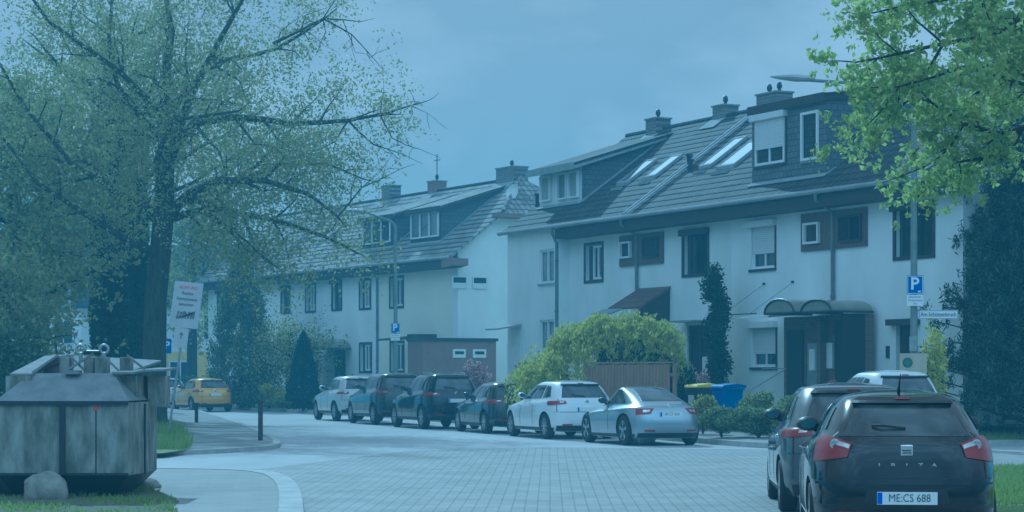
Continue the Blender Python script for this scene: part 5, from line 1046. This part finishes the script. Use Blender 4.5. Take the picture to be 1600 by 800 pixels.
    # rear window
    if coupe: c.patch((-.82, .82, .72, -.72), (6.35, 6.35, 8.2, 8.2), 16, 6).build('rear_window', G, r, smooth=True)
    else:
        c.patch((-.86, .86, .84, -.84), (6.12 if not detail else 5.2, 6.12 if not detail else 5.2, 7.85, 7.85), 20, 8, .004).build('rear_window', G, r, smooth=True)
        m = MB(); c.patch((-.9, .9, .86, -.86), (7.9, 7.9, 8.3, 8.3), 16, 3, .03, m=m)
        m.build('roof_spoiler', col, r, smooth=True)
        m = MB(); c.patch((-.9, .9, .9, -.9), (7.72, 7.72, 7.9, 7.9), 16, 1, .035, m=m); m.build('spoiler_edge', M['carblack'], r)
        p = c.S(0, 6.3) + Vector((-.02, 0, 0)); m = MB(); m.tube([tuple(p), tuple(c.S(.35, 6.35) + Vector((-.03, 0, .02))), tuple(c.S(.5, 6.5) + Vector((-.03, 0, .0)))], .012, 5); m.build('rear_wiper', M['carblack'], r)
        m = MB(); c.patch((-.14, .14, .14, -.14), (7.95, 7.95, 8.08, 8.08), 3, 1, .04, m=m); m.build('brake_light', M['redlight'], r)
    c.patch((2.25, 3.75, 3.75, 2.25), (6.1, 6.1, 7.9, 7.9), 16, 5).build if False else None
    m = MB(); m2 = MB()
    wv = []
    for j in range(7):
        v = 6.12 + (7.85 - 6.12) * j / 6
        for i in range(15):
            q = 2.12 + (3 - 2.12) * 2 * i / 14
            if q > 3: q = -(6 - q)
            wv.append(c.S(q, v) + c.nrm(q, v) * .006)
    m.add(wv, [(j * 15 + i, j * 15 + i + 1, (j + 1) * 15 + i + 1, (j + 1) * 15 + i) for j in range(6) for i in range(14)]); m.build('windscreen', G, r, smooth=True)
    for sg in (1, -1):
        def sp(qa, va, name, mm, nq=10, nv=5, off=.006, par=r, sm=True): return c.patch([sg * q for q in qa], va, nq, nv, off).build(name, mm, par, smooth=sm)
        if coupe:
            sp((1.22, 1.86, 1.84, 1.3), (6.15, 6.15, 7.9, 7.75), 'side_window', G); sp((.62, .98, .98, .5), (3.2, 3.1, 4.0, 4.0), 'tail_light', M['redlight'])
            sp((.66, .82, .82, .62), (3.45, 3.4, 3.75, 3.75), 'reverse_light', M['clearlight'], 4, 2, .01)
        else:
            sp((1.1, 1.3, 1.3, 1.14), (6.25, 6.15, 7.75, 7.6), 'quarter_window', G); sp((1.34, 1.6, 1.6, 1.34), (6.12, 6.12, 7.82, 7.82), 'side_window', G); sp((1.63, 1.95, 1.93, 1.63), (6.12, 6.12, 7.75, 7.82), 'side_window', G)
            sp(((.7, 1.05, 1.06, .66) if detail else (.66, 1.07, 1.08, .7)) if not suv else (.66, 1.05, 1.05, .66), ((3.65, 3.5, 5.5, 4.3) if detail else (3.85, 3.7, 4.7, 4.5)) if not suv else (3.85, 3.85, 4.5, 4.4), 'tail_light', M['redlight'], 12, 4, .012)
            sp((.69, .84, .86, .68), (4.0, 4.2, 4.6, 4.2), 'reverse_light', M['clearlight'], 4, 2, .018) if detail else sp((.74, .86, .86, .74), (4.05, 4.0, 4.25, 4.25), 'reverse_light', M['clearlight'], 3, 1, .018)
        sp((2.1, 2.45, 2.42, 2.02), (3.0, 3.0, 4.2, 4.2), 'headlight', M['clearlight'], 6, 3, .008)
        for qd in ((1.36, 1.62, 1.96) if not coupe else (1.4, 1.9)): sp((qd, qd + .006, qd + .006, qd), (1.2, 1.2, 6.0, 6.0), 'door_seam', M['carblack'], 1, 10, .002, sm=False)
        for qd in ((1.4, 1.66) if not coupe else (1.45,)): sp((qd, qd + .05, qd + .05, qd), (4.25, 4.25, 4.4, 4.4), 'door_handle', col if not detail else M['chrome'], 3, 2, .03)
        sp((1.0, 2.0, 2.0, 1.0), (.15, .15, .8, .8), 'side_sill', M['carblack'], 20, 2, .004)
        # mirror
        p = c.S(sg * 1.9, 6.2); m = MB(); ms = Vector((-.06, sg * .1, .08)) + p
        vs_ = []
        for k in range(5):
            f_ = k / 4
            for j in range(10): a = 2 * math.pi * j / 10; rx = [.02, .075, .085, .08, .05][k]; rz = [.02, .07, .075, .07, .045][k]; vs_.append(ms + Vector((.1 - .16 * f_, math.cos(a) * rx * 1.35, math.sin(a) * rz)))
        m.add(vs_, [(k * 10 + j, k * 10 + (j + 1) % 10, (k + 1) * 10 + (j + 1) % 10, (k + 1) * 10 + j) for k in range(4) for j in range(10)] + [tuple(range(10)), tuple(range(40, 50))]); m.tube([tuple(p), tuple(ms + Vector((.02, -sg * .03, -.02)))], .025, 6)
        mo = m.build('wing_mirror', M['carblack'] if detail or col in (P_silver, P_silverblue) else col, r, smooth=True)
        m = MB(); m.poly([tuple(ms + Vector((-.063, math.cos(2 * math.pi * j / 12) * .075, math.sin(2 * math.pi * j / 12) * .05))) for j in range(12)]); m.build('mirror_glass', M['mirrorglass'], mo)
        sp((.5, .8, .8, .5), (1.15, 1.15, 1.35, 1.35), 'reflector', M['redlight'], 4, 1, .012)
    # lower bumper, bonnet seam, plate
    c.patch((-.95, .95, .95, -.95), (.2, .2, .95 if coupe else 1.1, .95 if coupe else 1.1), 20, 3, .008).build('lower_bumper', M['carblack'], r, smooth=True)
    if not coupe: 
        c.patch((-1.0, 1.0, 1.0, -1.0), (2.86, 2.86, 2.92, 2.92), 24, 1, .002).build('tailgate_seam', M['carblack'], r)
        for sg in (1, -1): c.patch([sg * q for q in (.93, .945, .945, .93)], (2.9, 2.9, 6.0, 6.0), 1, 8, .002).build('tailgate_seam', M['carblack'], r)
    vp = 2.35 if detail else (3.15 if coupe else (3.35 if not suv else 3.2))
    if kind == 'hatch': vp = 3.2
    if detail: vp = 2.02
    p = c.S(0, vp); m = MB(); x0 = p.x - .02; m.box(x0, x0 + .03, -.26, .26, p.z - .055, p.z + .055); pl = m.build('number_plate', M['plate'], r)
    m = MB(); m.box(x0 - .002, x0 - .0005, .215, .258, p.z - .05, p.z + .05); m.build('blue_band', M['eublue'], pl)
    if plate: text_mb(plate, .098, place((x0 - .003, -.02, p.z), (0, -1, 0), (0, 0, 1)), .002, bold=-.001, sx=.84).build('plate_text', M['ink'], pl)
    m = MB(); m.lathe([(0, .012), (.045, .01), (.055, 0)], (c.S(0, 4.2 if not coupe else 4.6).x - .004, 0, c.S(0, 4.2 if not coupe else 4.6).z), (-1, 0, 0), 16); 
    if not detail: m.build('badge', M['chrome'], r, smooth=True)
    if roofrail:
        for sg in (1, -1):
            m = MB(); m.tube([tuple(c.S(sg * 1.12, 8.9) + Vector((0, 0, .0))), tuple(c.S(sg * 1.2, 8.9) + Vector((0, 0, .05))), tuple(c.S(sg * 1.8, 8.9) + Vector((0, 0, .05))), tuple(c.S(sg * 1.88, 8.9))], .015, 6); m.build('roof_rail', M['steel'], r)
    if detail:
        for sg in (1, -1):
            p = c.S(sg * .87, 4.35); m = MB(); m.lathe([(.045, .0), (.045, .012), (.03, .014), (.03, .004), (0, .006)], (p.x - .016, p.y, p.z), (-1, sg * .25, 0), 18); m.build('lamp_ring', M['clearlight'], r, smooth=True)
        m = MB(); c.patch((-1.02, 1.02, 1.02, -1.02), (2.62, 2.62, 2.74, 2.74), 30, 1, .016, m=m); m.build('bumper_edge', col, r, smooth=True)
        m = MB(); c.patch((-.5, .5, .46, -.46), (1.75, 1.75, 2.45, 2.45), 12, 3, .003, m=m); m.build('plate_recess', M['carblack'], r, smooth=True)
        m = MB(); m.tube([(lv[9][2] + .25, 0, H_ - .01), (lv[9][2] + .18, 0, H_ + .04), (lv[9][2] + .02, 0, H_ + .14)], [.018, .009, .004], 6); m.build('antenna', M['carblack'], r)
        m = MB(); z = .915; x = c.S(0, 4.1).x - .02; m.box(x - .012, x + .02, -.055, .055, z - .045, z + .055); bd = m.build('emblem', M['chrome'], r, bevel=.01)
        m = MB(); m.poly([(x - .0135, .04, z - .002), (x - .0135, -.03, z - .002), (x - .0135, -.04, z + .008), (x - .0135, .04, z + .008)]); m.poly([(x - .0135, -.04, z - .012), (x - .0135, .03, z - .012), (x - .0135, .04, z - .022), (x - .0135, -.04, z - .022)]); m.build('emblem_stripe', M['ink'], bd)
        for i, ch in enumerate('IBIZA'): 
            zz = .79; q = (-.14 + .07 * i); xx = c.S(0, 3.6).x - .006; text_mb(ch, .05, place((xx, -q * 1.7, zz), (0, -1, 0), (0, 0, 1)), .006, bold=.001, sx=1.4).build('letter', M['chrome'], r)
    return c, r
row = 'cars parked in a row along the kerb'
def row_car(ax, ay, hd, rear_ov, **kw):
    """ax, ay = centre of the rear axle on the ground"""
    h_ = Vector(hd).normalized(); return dict(X=ax - h_.x * rear_ov, Y=ay - h_.y * rear_ov, hd=hd, **kw)
H1 = (-.31, .95)
make_car('coupe', 4.06, 1.77, 1.31, P_silverblue, **row_car(3.3, 49.1, H1, .8), label='silver blue fastback coupe with sloping tail, nearest in the row', plate='W CF 414', wheelr=.34, wb=(.8, 3.2), coupe=True)
make_car('hatch', 4.26, 1.79, 1.45, P_white, **row_car(1.62, 53.9, H1, .75), label='white hatchback second in the row behind the silver coupe', plate='', wheelr=.32)
make_car('hatch', 4.1, 1.74, 1.40, P_darkb, **row_car(.05, 58.9, (-.3, .95), .72), label='dark small hatchback between the white hatchback and black off-roader', wheelr=.31)
make_car('suv', 4.4, 1.8, 1.64, P_black, **row_car(-1.85, 63.9, (-.33, .95), .8), label='black off-roader with roof rails and large tailgate window', wheelr=.35, suv=True, roofrail=True)
make_car('suv', 4.3, 1.79, 1.66, P_darkb, **row_car(-3.62, 69.4, (-.33, .95), .8), label='dark bronze compact off-roader second from the far end of the row', wheelr=.34, suv=True)
make_car('suv', 4.1, 1.76, 1.56, P_offwhite, **row_car(-5.3, 74.9, (-.33, .94), .75), label='off white crossover at the far end of the row', wheelr=.34, suv=True)
make_car('hatch', 4.05, 1.69, 1.445, P_black, 3.45, 19.0, (.1, .995), 'glossy black hatchback with antenna and white number plate at the lower right', plate='ME:CS 688', detail=True, wheelr=.31, group='cars parked at the right foreground', rimc='rim')
make_car('hatch', 4.15, 1.72, 1.49, P_silver, 3.87, 24.35, (.07, .997), 'silver grey hatchback directly in front of the black hatchback', plate='', wheelr=.31, group='cars parked at the right foreground')
make_car('suv', 4.0, 1.72, 1.68, P_white, 7.75, 42.0, (-.19, .98), 'tall white car beyond the silver grey hatchback roof', wheelr=.31, group='cars parked at the right foreground', suv=True)
make_car('hatch', 4.26, 1.79, 1.45, P_yellow, (337 - 800) * 93 / 3400, 93, (-.42, .91), 'mustard yellow hatchback by the footpath at the left', wheelr=.32, group='cars parked at the far left')
make_car('hatch', 4.4, 1.79, 1.46, P_white, (288 - 800) * 99.5 / 3400 - .5, 99.5, (-.45, .9), 'white estate car beyond the mustard yellow hatchback', wheelr=.32, group='cars parked at the far left')

# ------------------------------------------------------------------ blue air volume added as an overall tint
m, t, b = newmat('added_haze'); t.nodes.remove(b); pv = N(t, 'ShaderNodeVolumePrincipled'); pv.inputs['Density'].default_value = HAZE_DENSITY
pv.inputs['Color'].default_value = (.35, .72, 1, 1); pv.inputs['Anisotropy'].default_value = .2; t.links.new(pv.outputs[0], t.nodes['Material Output'].inputs['Volume'])
g = MB(); g.box(-600, 600, -80, 950, -1.2, 22); hz = g.build('added_haze', m); tag(hz, 'thin blue air volume added to tint the whole view', 'added_haze', kind='stuff')
